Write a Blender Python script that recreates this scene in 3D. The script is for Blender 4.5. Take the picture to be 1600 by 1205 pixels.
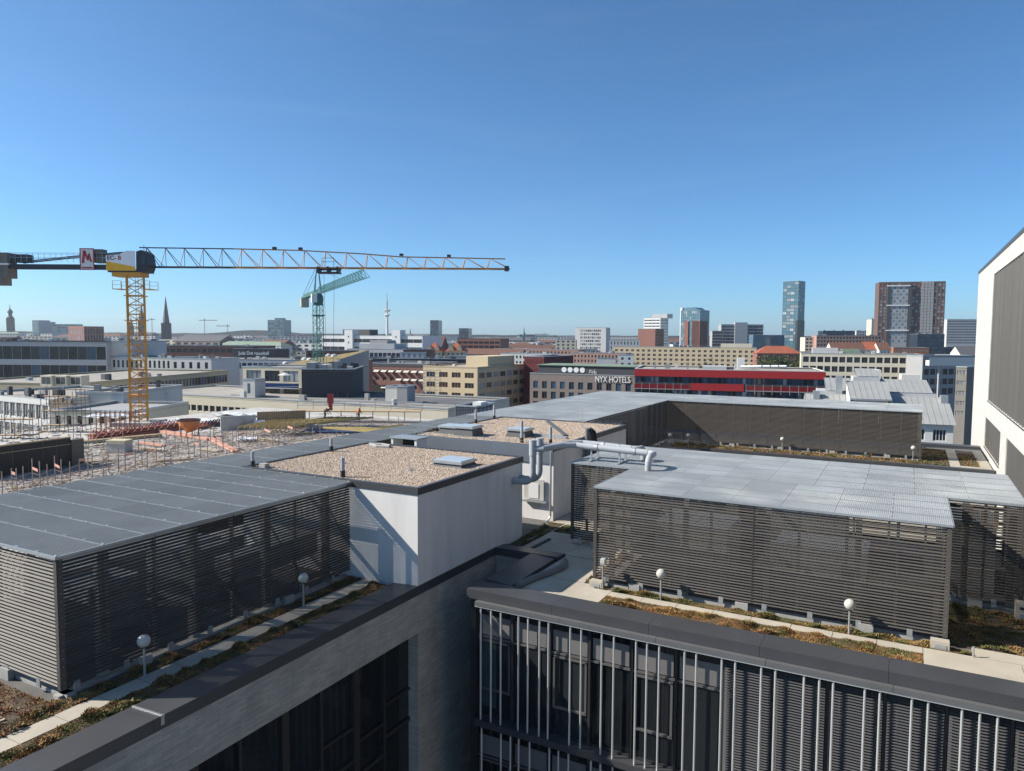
import bpy, math, random
import numpy as np
from mathutils import Vector, Matrix, noise

S = bpy.context.scene
for o in list(bpy.data.objects): bpy.data.objects.remove(o)
C = S.collection
R_ = math.radians

# ------------------------------------------------------------------ camera
# the roof building's own axes are the world axes: deck = z 0, street = z -24
F = 1148.0; CX = 800.0; CY = 602.5; PITCH = math.atan(77.5 / F); ROLL = 0.0054; YAW = R_(28.4)
EYE = Vector((0, 0, 8.45)); STREET = -24.0
def ray(px, py, yaw=YAW):
    u, v = px - CX, py - CY
    c, s = math.cos(ROLL), math.sin(ROLL)
    u2, v2 = c*u + s*v, -s*u + c*v
    x, z = u2/F, -v2/F
    y2 = math.cos(PITCH) + z*math.sin(PITCH); z2 = -math.sin(PITCH) + z*math.cos(PITCH)
    cy, sy = math.cos(yaw), math.sin(yaw)
    return Vector((cy*x - sy*y2, sy*x + cy*y2, z2))
def at(px, py, D):
    """world point seen at photo pixel px,py, D metres ahead of the camera"""
    return EYE + ray(px, py) * (D / ray(px, py, 0).y)
def horizon(px): return 525 + ROLL*(px - 800)
cam_d = bpy.data.cameras.new('camera'); cam = bpy.data.objects.new('camera', cam_d); C.objects.link(cam)
fw = ray(CX, CY).normalized(); rt = (ray(CX+1, CY) - ray(CX, CY)).normalized(); up = rt.cross(fw)
m = Matrix((rt, up, -fw)).transposed().to_4x4(); m.translation = EYE
cam.matrix_world = m
cam_d.sensor_width = 36; cam_d.sensor_fit = 'HORIZONTAL'; cam_d.lens = 36*F/1600
cam_d.clip_start = 0.1; cam_d.clip_end = 60000
S.camera = cam

# ------------------------------------------------------------------ light
SUN = Vector((-1.0, -0.5, 0.80)).normalized()          # towards the sun
w = bpy.data.worlds.new('World'); S.world = w; w.use_nodes = True
nt = w.node_tree; bg = nt.nodes['Background']
sky = nt.nodes.new('ShaderNodeTexSky'); sky.sky_type = 'NISHITA'; sky.sun_disc = False
sky.sun_elevation = math.asin(SUN.z); sky.sun_rotation = math.atan2(SUN.x, SUN.y)
sky.altitude = 0; sky.air_density = 0.65; sky.dust_density = 0.8; sky.ozone_density = 6.0
tint = nt.nodes.new('ShaderNodeVectorMath'); tint.operation = 'MULTIPLY'; tint.inputs[1].default_value = (.73, 1.03, 1.06)
nt.links.new(sky.outputs[0], tint.inputs[0]); 
wtc = nt.nodes.new('ShaderNodeTexCoord'); wmp = nt.nodes.new('ShaderNodeMapping'); wmp.inputs['Scale'].default_value = (1.2, 1.2, 9.0); wmp.inputs['Rotation'].default_value = (.12, .08, .5)
wno = nt.nodes.new('ShaderNodeTexNoise'); wno.inputs['Scale'].default_value = 2.6; wno.inputs['Detail'].default_value = 9; wno.inputs['Roughness'].default_value = .62; wno.inputs['Distortion'].default_value = .5
wmr = nt.nodes.new('ShaderNodeMapRange'); wmr.inputs[1].default_value = .52; wmr.inputs[2].default_value = .85; wmr.inputs[3].default_value = 0; wmr.inputs[4].default_value = .055     # thin even cirrus veil
wmx = nt.nodes.new('ShaderNodeMix'); wmx.data_type = 'RGBA'; wmx.inputs[7].default_value = (4.6, 5.4, 6.2, 1)
nt.links.new(wtc.outputs['Generated'], wmp.inputs[0]); nt.links.new(wmp.outputs[0], wno.inputs['Vector']); nt.links.new(wno.outputs[0], wmr.inputs[0]); nt.links.new(wmr.outputs[0], wmx.inputs[0]); nt.links.new(tint.outputs[0], wmx.inputs[6])
nt.links.new(wmx.outputs[2], bg.inputs[0]); bg.inputs[1].default_value = 0.10
sd = bpy.data.lights.new('sun', 'SUN'); sun = bpy.data.objects.new('sun', sd); C.objects.link(sun)
sd.energy = 5.0; sd.angle = R_(0.5); sd.color = (1.0, 0.93, 0.82)
sun.rotation_euler = SUN.to_track_quat('Z', 'Y').to_euler(); sun.location = (-60, -30, 60)
S.view_settings.view_transform = 'Standard'; S.view_settings.look = 'None'
S.view_settings.exposure = 0.72; S.view_settings.gamma = 1.0; S.view_settings.use_curve_mapping = False

# ------------------------------------------------------------------ materials
MAT = {}; ALB = .84
def mat(name, col, rough=0.7, metal=0.0, var=0.12, scale=1.2, bump=0.0, bscale=30.0, rnd=0.0, spec=0.5, stain=None, streak=0, world=False):
    if name in MAT: return MAT[name]
    col = tuple(c*ALB for c in col[:3])
    M = bpy.data.materials.new(name); M.use_nodes = True; N = M.node_tree.nodes; L = M.node_tree.links
    b = N['Principled BSDF']; b.inputs['Roughness'].default_value = rough; b.inputs['Metallic'].default_value = metal
    b.inputs['Specular IOR Level'].default_value = spec
    tc = N.new('ShaderNodeTexCoord'); src = tc.outputs['Object']
    if world: src = N.new('ShaderNodeNewGeometry').outputs['Position']
    if streak:
        mp = N.new('ShaderNodeMapping'); mp.inputs['Scale'].default_value = (1, 1, 1.0/streak); L.new(src, mp.inputs[0]); src = mp.outputs[0]
    n1 = N.new('ShaderNodeTexNoise'); n1.inputs['Scale'].default_value = scale; n1.inputs['Detail'].default_value = 6; n1.inputs['Roughness'].default_value = 0.65
    L.new(src, n1.inputs['Vector'])
    r1 = N.new('ShaderNodeMapRange'); r1.inputs[1].default_value = 0.25; r1.inputs[2].default_value = 0.75
    r1.inputs[3].default_value = 1 - var; r1.inputs[4].default_value = 1 + var; L.new(n1.outputs[0], r1.inputs[0])
    val = r1.outputs[0]
    if rnd:
        oi = N.new('ShaderNodeObjectInfo'); r2 = N.new('ShaderNodeMapRange'); r2.inputs[3].default_value = 1 - rnd; r2.inputs[4].default_value = 1 + rnd
        L.new(oi.outputs['Random'], r2.inputs[0]); mu = N.new('ShaderNodeMath'); mu.operation = 'MULTIPLY'
        L.new(val, mu.inputs[0]); L.new(r2.outputs[0], mu.inputs[1]); val = mu.outputs[0]
    vm = N.new('ShaderNodeVectorMath'); vm.operation = 'SCALE'; vm.inputs[0].default_value = col[:3]; L.new(val, vm.inputs['Scale'])
    out = vm.outputs[0]
    if stain:
        n3 = N.new('ShaderNodeTexNoise'); n3.inputs['Scale'].default_value = stain[1]; n3.inputs['Detail'].default_value = 8; L.new(src, n3.inputs['Vector'])
        r3 = N.new('ShaderNodeMapRange'); r3.inputs[1].default_value = 0.5; r3.inputs[2].default_value = 0.72; L.new(n3.outputs[0], r3.inputs[0])
        mx = N.new('ShaderNodeMix'); mx.data_type = 'RGBA'; L.new(r3.outputs[0], mx.inputs[0]); L.new(out, mx.inputs[6]); mx.inputs[7].default_value = (*stain[0], 1); out = mx.outputs[2]
    L.new(out, b.inputs['Base Color'])
    if bump:
        n2 = N.new('ShaderNodeTexNoise'); n2.inputs['Scale'].default_value = bscale; n2.inputs['Detail'].default_value = 4; L.new(tc.outputs['Object'], n2.inputs['Vector'])
        bp = N.new('ShaderNodeBump'); bp.inputs['Strength'].default_value = bump; bp.inputs['Distance'].default_value = 0.02
        L.new(n2.outputs[0], bp.inputs['Height']); L.new(bp.outputs[0], b.inputs['Normal'])
    MAT[name] = M
    return M
def brick_mat(name, c1, c2, mortar, bw, bh, ms=0.01, rough=0.85, axis='xz', bump=0.4, shift=(0, 0, 0)):
    """masonry courses; axis gives the wall's running direction"""
    if name in MAT: return MAT[name]
    c1, c2, mortar = [tuple(v*ALB for v in q) for q in (c1, c2, mortar)]
    M = bpy.data.materials.new(name); M.use_nodes = True; N = M.node_tree.nodes; L = M.node_tree.links
    b = N['Principled BSDF']; b.inputs['Roughness'].default_value = rough
    tc = N.new('ShaderNodeTexCoord'); sp = N.new('ShaderNodeSeparateXYZ'); L.new(tc.outputs['Object'], sp.inputs[0])
    cb = N.new('ShaderNodeCombineXYZ'); ad = N.new('ShaderNodeMath'); ad.operation = 'ADD'
    L.new(sp.outputs[0], ad.inputs[0]); L.new(sp.outputs[1], ad.inputs[1]); L.new(ad.outputs[0], cb.inputs[0]); L.new(sp.outputs[2], cb.inputs[1])
    br = N.new('ShaderNodeTexBrick'); br.inputs['Color1'].default_value = (*c1, 1); br.inputs['Color2'].default_value = (*c2, 1); br.inputs['Mortar'].default_value = (*mortar, 1)
    br.inputs['Scale'].default_value = 1; br.inputs['Brick Width'].default_value = bw; br.inputs['Row Height'].default_value = bh; br.inputs['Mortar Size'].default_value = ms
    L.new(cb.outputs[0], br.inputs['Vector'])
    n1 = N.new('ShaderNodeTexNoise'); n1.inputs['Scale'].default_value = 1.5; n1.inputs['Detail'].default_value = 8; L.new(tc.outputs['Object'], n1.inputs['Vector'])
    r1 = N.new('ShaderNodeMapRange'); r1.inputs[1].default_value = .25; r1.inputs[2].default_value = .75; r1.inputs[3].default_value = .82; r1.inputs[4].default_value = 1.12; L.new(n1.outputs[0], r1.inputs[0])
    vm = N.new('ShaderNodeVectorMath'); vm.operation = 'SCALE'; L.new(br.outputs['Color'], vm.inputs[0]); L.new(r1.outputs[0], vm.inputs['Scale']); L.new(vm.outputs[0], b.inputs['Base Color'])
    bp = N.new('ShaderNodeBump'); bp.inputs['Strength'].default_value = bump; bp.inputs['Distance'].default_value = 0.01; bp.invert = True
    L.new(br.outputs['Fac'], bp.inputs['Height']); L.new(bp.outputs[0], b.inputs['Normal'])
    MAT[name] = M
    return M
def glass_mat(name, col, rough=0.06, rnd=0.35, spec=0.6):
    M = mat(name, col, rough, 0, 0.25, 0.35, rnd=rnd, spec=spec); return M

# ------------------------------------------------------------------ mesh helpers
class MB:
    def __init__(s): s.v = []; s.f = []; s.m = []
    def add(s, vs, fs, m=0):
        k = len(s.v); s.v += [tuple(p) for p in vs]; s.f += [tuple(i+k for i in f) for f in fs]; s.m += [m]*len(fs)
    def quad(s, a, b, c, d, m=0): s.add([a, b, c, d], [(0, 1, 2, 3)], m)
    def box(s, x0, y0, z0, x1, y1, z1, m=0):
        s.add([(x0,y0,z0),(x1,y0,z0),(x1,y1,z0),(x0,y1,z0),(x0,y0,z1),(x1,y0,z1),(x1,y1,z1),(x0,y1,z1)],
              [(0,3,2,1),(4,5,6,7),(0,1,5,4),(1,2,6,5),(2,3,7,6),(3,0,4,7)], m); return s
    def bar(s, p, q, a, b=None, m=0, upv=(0, 0, 1)):
        """square bar of width a, height b from p to q"""
        b = b or a; p = Vector(p); q = Vector(q); d = (q-p).normalized(); u = Vector(upv)
        if abs(d.dot(u)) > .98: u = Vector((1, 0, 0))
        x = d.cross(u).normalized()*a/2; y = x.cross(d).normalized()*b/2
        s.add([p-x-y, p+x-y, p+x+y, p-x+y, q-x-y, q+x-y, q+x+y, q-x+y], [(0,3,2,1),(4,5,6,7),(0,1,5,4),(1,2,6,5),(2,3,7,6),(3,0,4,7)], m); return s
    def tube(s, pts, r, n=10, m=0, caps=True):
        pts = [Vector(p) for p in pts]; rs = r if isinstance(r, (list, tuple)) else [r]*len(pts); k = len(s.v); ref = None
        for i, p in enumerate(pts):
            d = (pts[min(i+1, len(pts)-1)] - pts[max(i-1, 0)]).normalized()
            if ref is None: ref = Vector((0, 0, 1)) if abs(d.z) < .9 else Vector((1, 0, 0))
            x = (ref - d*ref.dot(d)).normalized(); y = d.cross(x); ref = x
            for j in range(n):
                a = 2*math.pi*j/n; s.v.append(tuple(p + (x*math.cos(a) + y*math.sin(a))*rs[i]))
        for i in range(len(pts)-1):
            for j in range(n):
                s.f.append((k+i*n+j, k+i*n+(j+1) % n, k+(i+1)*n+(j+1) % n, k+(i+1)*n+j)); s.m.append(m)
        if caps:
            s.f.append(tuple(k+j for j in reversed(range(n)))); s.m.append(m)
            s.f.append(tuple(k+(len(pts)-1)*n+j for j in range(n))); s.m.append(m)
        return s
    def lathe(s, prof, n=16, c=(0, 0, 0), m=0):
        k = len(s.v)
        for r, z in prof:
            for j in range(n):
                a = 2*math.pi*j/n; s.v.append((c[0]+r*math.cos(a), c[1]+r*math.sin(a), c[2]+z))
        for i in range(len(prof)-1):
            for j in range(n): s.f.append((k+i*n+j, k+i*n+(j+1) % n, k+(i+1)*n+(j+1) % n, k+(i+1)*n+j)); s.m.append(m)
        return s
    def prism(s, poly, z0, z1, m=0):
        n = len(poly); k = len(s.v)
        s.v += [(x, y, z0) for x, y in poly] + [(x, y, z1) for x, y in poly]
        s.f += [tuple(k+i for i in reversed(range(n))), tuple(k+n+i for i in range(n))]; s.m += [m, m]
        for i in range(n): s.f.append((k+i, k+(i+1) % n, k+n+(i+1) % n, k+n+i)); s.m.append(m)
        return s
    def mesh(s, name, mats):
        me = bpy.data.meshes.new(name); me.from_pydata(s.v, [], s.f)
        for M in (mats if isinstance(mats, (list, tuple)) else [mats]): me.materials.append(M)
        if any(s.m): me.polygons.foreach_set('material_index', s.m)
        me.update(); return me
    def build(s, name, mats, parent=None, loc=None, smooth=False, **kw):
        me = s.mesh(name, mats)
        if smooth: me.polygons.foreach_set('use_smooth', [True]*len(me.polygons))
        return link(name, me, parent, loc, **kw)
def link(name, me, parent=None, loc=None, rot=None, label=None, cat=None, group=None, kind=None, scale=None):
    o = bpy.data.objects.new(name, me); C.objects.link(o)
    if parent: o.parent = parent
    if loc is not None: o.location = loc
    if rot is not None: o.rotation_euler = (0, 0, rot) if not hasattr(rot, '__len__') else rot
    if scale is not None: o.scale = scale
    if label: o['label'] = label
    if cat: o['category'] = cat
    if group: o['group'] = group
    if kind: o['kind'] = kind
    return o
def thing(name, label, cat, loc=(0, 0, 0), rot=0, group=None):
    return link(name, None, None, loc, rot, label, cat, group)
def struct(name, mb, mats, parent=None):
    return mb.build(name, mats, parent, kind=None if parent else 'structure')
def copy_tree(o, parent=None):
    c = o.copy(); C.objects.link(c); c.parent = parent
    for ch in list(o.children): copy_tree(ch, c)
    return c
def box_part(name, M, parent, *b): return MB().box(*b).build(name, M, parent)

# shared palette
ALU = mat('louvre_aluminium', (.094, .083, .074), .6, .05, .14, 1.0, rnd=.13, spec=.3)
ZINC = mat('galvanised_grating', (.55, .58, .60), .5, .2, .16, .5, rnd=.09, world=True, stain=((.62, .64, .63), .45))
ZINC_SHADED = mat('shaded_grating', (.38, .405, .415), .5, .2, .16, .5, rnd=.09, world=True, stain=((.30, .31, .31), .5))  # darker copy of ZINC, the duller light on the left roofs painted in
STEEL = mat('galvanised_steel', (.50, .52, .53), .45, .6, .12, 3)
COPING = mat('anthracite_coping', (.085, .087, .095), .42, .3, .10, 1.2, bump=.04, bscale=2)
CONC = mat('roof_concrete', (.48, .43, .35), .9, 0, .14, .8, .25, 40, stain=((.36, .33, .27), 1.3))
CBLOCK = mat('concrete_block', (.38, .37, .35), .9, 0, .15, 4, .2, 60)
RENDER = mat('white_render', (.75, .735, .72), .92, 0, .06, 1.6, .35, 60, stain=((.56, .55, .53), 1.7), streak=7)
LBRICK = brick_mat('pale_clinker', (.51, .48, .425), (.39, .365, .325), (.34, .32, .285), .42, .065, .007)
TBRICK = brick_mat('white_clinker', (.70, .67, .62), (.62, .59, .545), (.54, .515, .475), .38, .052, .005)
GLASS = glass_mat('dark_glass', (.018, .022, .026))
FRAME = mat('dark_frame', (.045, .045, .048), .5, .3, .06)
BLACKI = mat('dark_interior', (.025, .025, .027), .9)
PIPE = mat('light_grey_duct', (.40, .425, .45), .65, .0, .06, 2)
DARKP = mat('black_rubber', (.03, .03, .033), .7)
GLOBE = mat('opal_globe', (.58, .56, .50), .3, 0, .02)
WHITE = mat('white_paint', (.78, .78, .76), .6, 0, .05)
# ================================================================== ground of the city
struct('added_yard_floor', MB().box(-26, -40, STREET+.0, 40, 70, STREET+.01), mat('shaded_yard_paving', (.04, .04, .042), .9))  # yard floor added near-black, standing in for shade from surrounding buildings
struct('ground', MB().box(-9000, -600, STREET-1, 9000, 12000, STREET), mat('city_ground', (.16, .155, .15), .95, 0, .3, .02))

# ================================================================== the roof building
TOP = 3.45; LO = 0.38
# --- wings (walls under the roof terraces)
roofb = thing('office_building', 'pale clinker office building whose green roof terraces carry the louvred enclosures', 'building', (0, 0, 0))
lw = MB()       # left wing: wall facing the yard with a recessed window band
WX = -13.9
def wall_x(mb, x, y0, y1, z0, z1, holes, rev=.35, m=0):
    """wall in the plane x, facing +x, with rectangular openings (y0,y1,z0,z1)"""
    ys = sorted({y0, y1, *[h[0] for h in holes], *[h[1] for h in holes]}); zs = sorted({z0, z1, *[h[2] for h in holes], *[h[3] for h in holes]})
    for a, b in zip(ys, ys[1:]):
        for c, d in zip(zs, zs[1:]):
            if any(h[0] <= a and b <= h[1] and h[2] <= c and d <= h[3] for h in holes): continue
            mb.quad((x, a, c), (x, b, c), (x, b, d), (x, a, d), m)
    for h in holes:
        a, b, c, d = h
        mb.quad((x, a, c), (x, a, d), (x-rev, a, d), (x-rev, a, c), m); mb.quad((x, b, d), (x, b, c), (x-rev, b, c), (x-rev, b, d), m)
        mb.quad((x, a, d), (x, b, d), (x-rev, b, d), (x-rev, a, d), m); mb.quad((x, b, c), (x, a, c), (x-rev, a, c), (x-rev, b, c), m)
wall_x(lw, WX, -6, 24.5, STREET, .0, [(-4, 19.3, -11.5, -1.33), (-4, 19.3, -22.5, -12.6)], .42)
lw.quad((-24.9, -6, STREET), (WX, -6, STREET), (WX, -6, .0), (-24.9, -6, .0)); lw.quad((-24.9, 66.4, STREET), (-24.9, -6, STREET), (-24.9, -6, .0), (-24.9, 66.4, .0))
# slot back wall, slot right wall (end of front block)
lw.quad((WX, 24.5, STREET), (-12.3, 24.5, STREET), (-12.3, 24.5, .0), (WX, 24.5, .0))
lw.quad((-12.3, 24.5, STREET), (-12.3, 20.3, STREET), (-12.3, 20.3, .0), (-12.3, 24.5, .0))
# courtyard behind the front block; far wing facade
lw.quad((-13.9, 54.1, STREET), (5, 54.1, STREET), (5, 54.1, .0), (-13.9, 54.1, .0))
lw.quad((5.0, 34.3, STREET), (-13.9, 34.3, STREET), (-13.9, 34.3, .0), (5.0, 34.3, .0))
lw.quad((-13.9, 34.3, STREET), (-13.9, 54.1, STREET), (-13.9, 54.1, .0), (-13.9, 34.3, .0))
lw.quad((5, 66.4, STREET), (-24.9, 66.4, STREET), (-24.9, 66.4, .0), (5, 66.4, .0))
lw.build('wall', LBRICK, roofb)
# window band in the left wing: posts and panes one by one
ypos = [19.3-1.42*i for i in range(17)]
for zb, zt in ((-11.5, -1.33), (-22.5, -12.6)):
    for i, (b, a) in enumerate(zip(ypos, ypos[1:])):
        if a < -4: break
        w_ = MB(); x = WX-.40
        w_.box(x-.03, a, zb, x, b, zt, 1)
        w_.box(x, a, zb, x+.10, a+.09 + .16*(i % 2), zt); 
        for z in np.arange(zt-2.0-.55*(i % 2), zb, -3.55):
            w_.box(x, a+.09, z, x+.07, b, z+.09); w_.box(x, a+.09, z-1.05, x+.07, b, z-.93)
        w_.build('window', [FRAME, GLASS], roofb)
# --- roof deck
dk = MB()
dk.box(-24.9, -6, -.3, WX-.05, 54.0, .08); dk.box(WX-.05, 24.7, -.3, 5, 34.2, .077); dk.box(-12.2, 20.3, -.3, 5, 24.7, .074); dk.box(-24.9, 54.0, -.3, 5, 66.3, .077)
deck = struct('roof_deck', dk, mat('bitumen_deck', (.13, .125, .12), .95, 0, .25, 1.5, .3, 30))
# --- copings, each stretch of sheet metal a part
par = thing('parapet', 'dark anthracite sheet-metal parapet capping the terrace edges', 'parapet')
def coping_run(p, q, wid, inner, zo=.25, zi=.20, seam=3.05, fas=.30, name='coping'):
    """p->q outer edge, inner = unit vector towards the roof"""
    p = Vector(p); q = Vector(q); L = (q-p).length; d = (q-p)/L; n = Vector(inner); k = max(1, round(L/seam))
    for i in range(k):
        a = p + d*(L*i/k + .004); b = p + d*(L*(i+1)/k - .004)
        ai, bi = a+n*wid, b+n*wid
        def P3(v, z): return (v.x, v.y, z)
        mb = MB(); lo = zo-fas
        mb.add([P3(a, zo), P3(b, zo), P3(bi, zi), P3(ai, zi), P3(a, lo), P3(b, lo), P3(bi, -.0), P3(ai, -.0)],
               [(0, 1, 2, 3), (4, 5, 1, 0), (3, 2, 6, 7), (0, 3, 7, 4), (1, 5, 6, 2), (4, 7, 6, 5)])
        mb.build(name, COPING, par)
X = Vector((1, 0)); Y = Vector((0, 1))
coping_run((WX+.02, -5), (WX+.02, 24.4), 1.02, (-1, 0))
coping_run((WX-.97, 24.42), (-11.25, 24.42), .72, (0, 1), seam=3.5)
coping_run((-12.32, 20.98), (-12.32, 24.38), 1.0, (1, 0), seam=3.5)
coping_run((-12.4, 19.9), (9, 19.9), 1.05, (0, 1))
coping_run((-13.4, 54.0), (4.97, 54.0), .75, (0, 1), seam=4)
coping_run((4.97, 66.2), (-24.9, 66.2), .6, (0, -1), seam=5)
# --- terrace surfaces
pa = thing('paving_path', 'pale concrete slab path between sedum strips beside the left enclosure', 'path')
for i in range(17):
    y0 = 3.0 + i*.985; w0 = .012
    MB().box(-16.15, y0+w0, 0, -15.6, y0+.985-w0, .13).build('slab', CONC, pa)
pa2 = thing('paving_path', 'sunlit sandy concrete slabs in front of the right enclosure', 'path')
def slabs(parent, x0, x1, y0, y1, nx, ny, z=.13, g=.008):
    for i in range(nx):
        for j in range(ny):
            MB().box(x0+(x1-x0)*i/nx+g, y0+(y1-y0)*j/ny+g, 0, x0+(x1-x0)*(i+1)/nx-g, y0+(y1-y0)*(j+1)/ny-g, z+random.uniform(-.006, .006)).build('slab', CONC, parent)
random.seed(3)
slabs(pa2, -8.3, .6, 21.83, 22.25, 8, 1); slabs(pa2, -11.2, -8.3, 20.98, 22.6, 2, 1); slabs(pa2, .6, 5.0, 20.98, 22.25, 2, 1); slabs(pa2, 1.75, 5.0, 22.27, 22.9, 2, 1)
pa3 = thing('paving_path', 'cracked grey slab walkway between the white plant room and the louvred enclosure', 'path')
slabs(pa3, -13.2, -9.4, 25.2, 29.4, 2, 3); slabs(pa3, -11.2, -9.4, 22.62, 25.15, 1, 2); slabs(pa3, -13.8, -9.4, 29.45, 33, 2, 2)
pa4 = thing('paving_path', 'small concrete paths on the far terrace by the white tower', 'path')
slabs(pa4, 2.6, 3.2, 55.0, 63.5, 1, 5); slabs(pa4, 3.2, 4.9, 55.0, 55.8, 2, 1); slabs(pa4, 1.1, 4.9, 63.5, 64.2, 3, 1); slabs(pa4, 4.3, 4.9, 55.9, 63.4, 1, 4)
# --- dark gutter channel that bends round the slot
MB().tube([(-11.15, 21.1, .2), (-11.0, 22.0, .2), (-10.75, 22.9, .2), (-10.65, 23.6, .2), (-10.9, 24.3, .2)], .13, 8).build('cable_duct', mat('grey_duct_hose', (.16, .165, .17), .6), label='grey curved cable duct lying beside the dark parapet corner', cat='duct')
for k, (a, b) in enumerate([((-13.4, 25.25, .15), (-13.3, 27.2, .15)), ((-12.75, 25.2, .15), (-12.7, 26.8, .15))]):
    MB().bar(a, b, .12, .07).build('drain_channel', DARKP, label=('dark drain channel along the foot of the white wall', 'short dark drain channel across the grey slabs')[k], cat='drain')

# --- sedum (cannot be counted: stuff)
SED = [mat('sedum_olive', (.16, .14, .045), .9, 0, .3, 9), mat('sedum_green', (.11, .15, .035), .9, 0, .3, 9), mat('sedum_rust', (.30, .125, .06), .9, 0, .3, 9), mat('sedum_ochre', (.40, .235, .075), .9, 0, .3, 9), mat('sedum_straw', (.36, .26, .11), .9, 0, .3, 9)]
SOIL = mat('sedum_soil', (.085, .065, .045), .95, 0, .35, 6, .5, 40, stain=((.13, .09, .05), 3))
def sedum(x0, x1, y0, y1, dens, label, h=.04, z=.085, skip=None, w=(.25, .15, .25, .25, .10), seed=1):
    rng = random.Random(seed); mb = MB(); mb.box(x0, y0, z, x1, y1, z+.03, 5)
    for _ in range(int((x1-x0)*(y1-y0)*dens*(2.6 if y1 < 40 else 1))):
        x = rng.uniform(x0, x1); y = rng.uniform(y0, y1)
        if skip and skip(x, y): continue
        nz = noise.noise((x*.9, y*.9, seed)) + .6*noise.noise((x*3.1, y*3.1, seed+7)); t = (nz+1)/2 + rng.uniform(-.18, .18)
        acc = 0; k = 4
        for i, ww in enumerate(w):
            acc += ww
            if t < .18 + .64*acc: k = i; break
        hn = noise.noise((x*2.2, y*2.2, seed+30)); s = rng.uniform(.5, 1.5)*h*(1+.9*hn); n = 3; zm = z+max(0, hn)*.16; a0 = rng.uniform(0, 6.28)
        if rng.random() < .004: s *= 1.8; k = 4
        for j in range(n):
            a = a0 + j*2.1 + rng.uniform(-.4, .4); dx, dy = math.cos(a)*s*.75, math.sin(a)*s*.75
            b = len(mb.v); zz = zm+.022
            mb.v += [(x-dy*.45, y+dx*.45, zz), (x+dy*.45, y-dx*.45, zz), (x+dx*1.0, y+dy*1.0, zz+s*rng.uniform(.5, 1.0))]; mb.f.append((b, b+1, b+2)); mb.m.append(k)
    return mb.build('sedum', SED + [SOIL], label=label, cat='sedum', kind='stuff')
sedum(-16.65, -16.17, 3.0, 19.2, 520, 'sedum strip between the concrete path and the left louvred enclosure', seed=2)
sedum(-15.58, -14.92, 3.0, 19.2, 800, 'rust and olive sedum strip between the concrete path and dark parapet', seed=3, w=(.24, .17, .24, .26, .09))
sedum(-20.5, -16.67, 3.0, 9.2, 260, 'reddish sedum matting in front of the lit louvred end', seed=4, w=(.15, .05, .45, .25, .1), skip=lambda x, y: y < 8.0 and x < -16.9 and random.random() < .72)
sedum(-8.28, .58, 20.96, 21.81, 900, 'rust and ochre sedum strip behind the front parapet', seed=5, w=(.22, .14, .25, .29, .10))
sedum(-8.9, 1.7, 22.27, 22.66, 900, 'olive sedum growing along the foot of the right enclosure', seed=6, w=(.34, .22, .10, .22, .12))
sedum(1.25, 5.0, 22.92, 26.4, 300, 'dark shaded sedum bed beside the right enclosure', seed=7, w=(.4, .25, .2, .1, .05))
sedum(-16.0, 1.0, 54.8, 57.0, 60, 'dry sedum along the foot of the long far enclosure', .09, seed=8, w=(.3, .1, .1, .25, .25))
sedum(1.05, 2.55, 55.0, 63.4, 60, 'dark sedum bed on the far terrace beside the long enclosure', .08, seed=9, w=(.4, .2, .2, .1, .1))
sedum(3.25, 4.25, 55.9, 62.0, 60, 'small sedum bed on the far terrace next to the white tower', .08, seed=10, w=(.3, .2, .2, .2, .1))
sedum(-13.85, -13.22, 25.2, 29.4, 150, 'weeds along the foot of the white plant-room wall', .05, seed=11, w=(.45, .35, .05, .1, .05))
sedum(-9.38, -9.15, 22.7, 26.5, 300, 'weeds against the side of the right enclosure', .05, seed=12)
sedum(-13.1, -12.3, 28.0, 29.2, 260, 'patch of green weeds before the second white plant room', .05, seed=13, w=(.4, .5, .02, .05, .03), z=.12)
# corrugated drainage mats showing through at bottom left
dm = thing('drainage_mat', 'ribbed drainage matting showing through the sedum at lower left', 'matting')
for i in range(24):
    MB().box(-20.5+.155*i, 3.1, .1, -20.5+.155*i+.07, 8.3, .15).build('rib', mat('buff_rib', (.46, .38, .28), .9, 0, .25, 5), dm)

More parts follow.
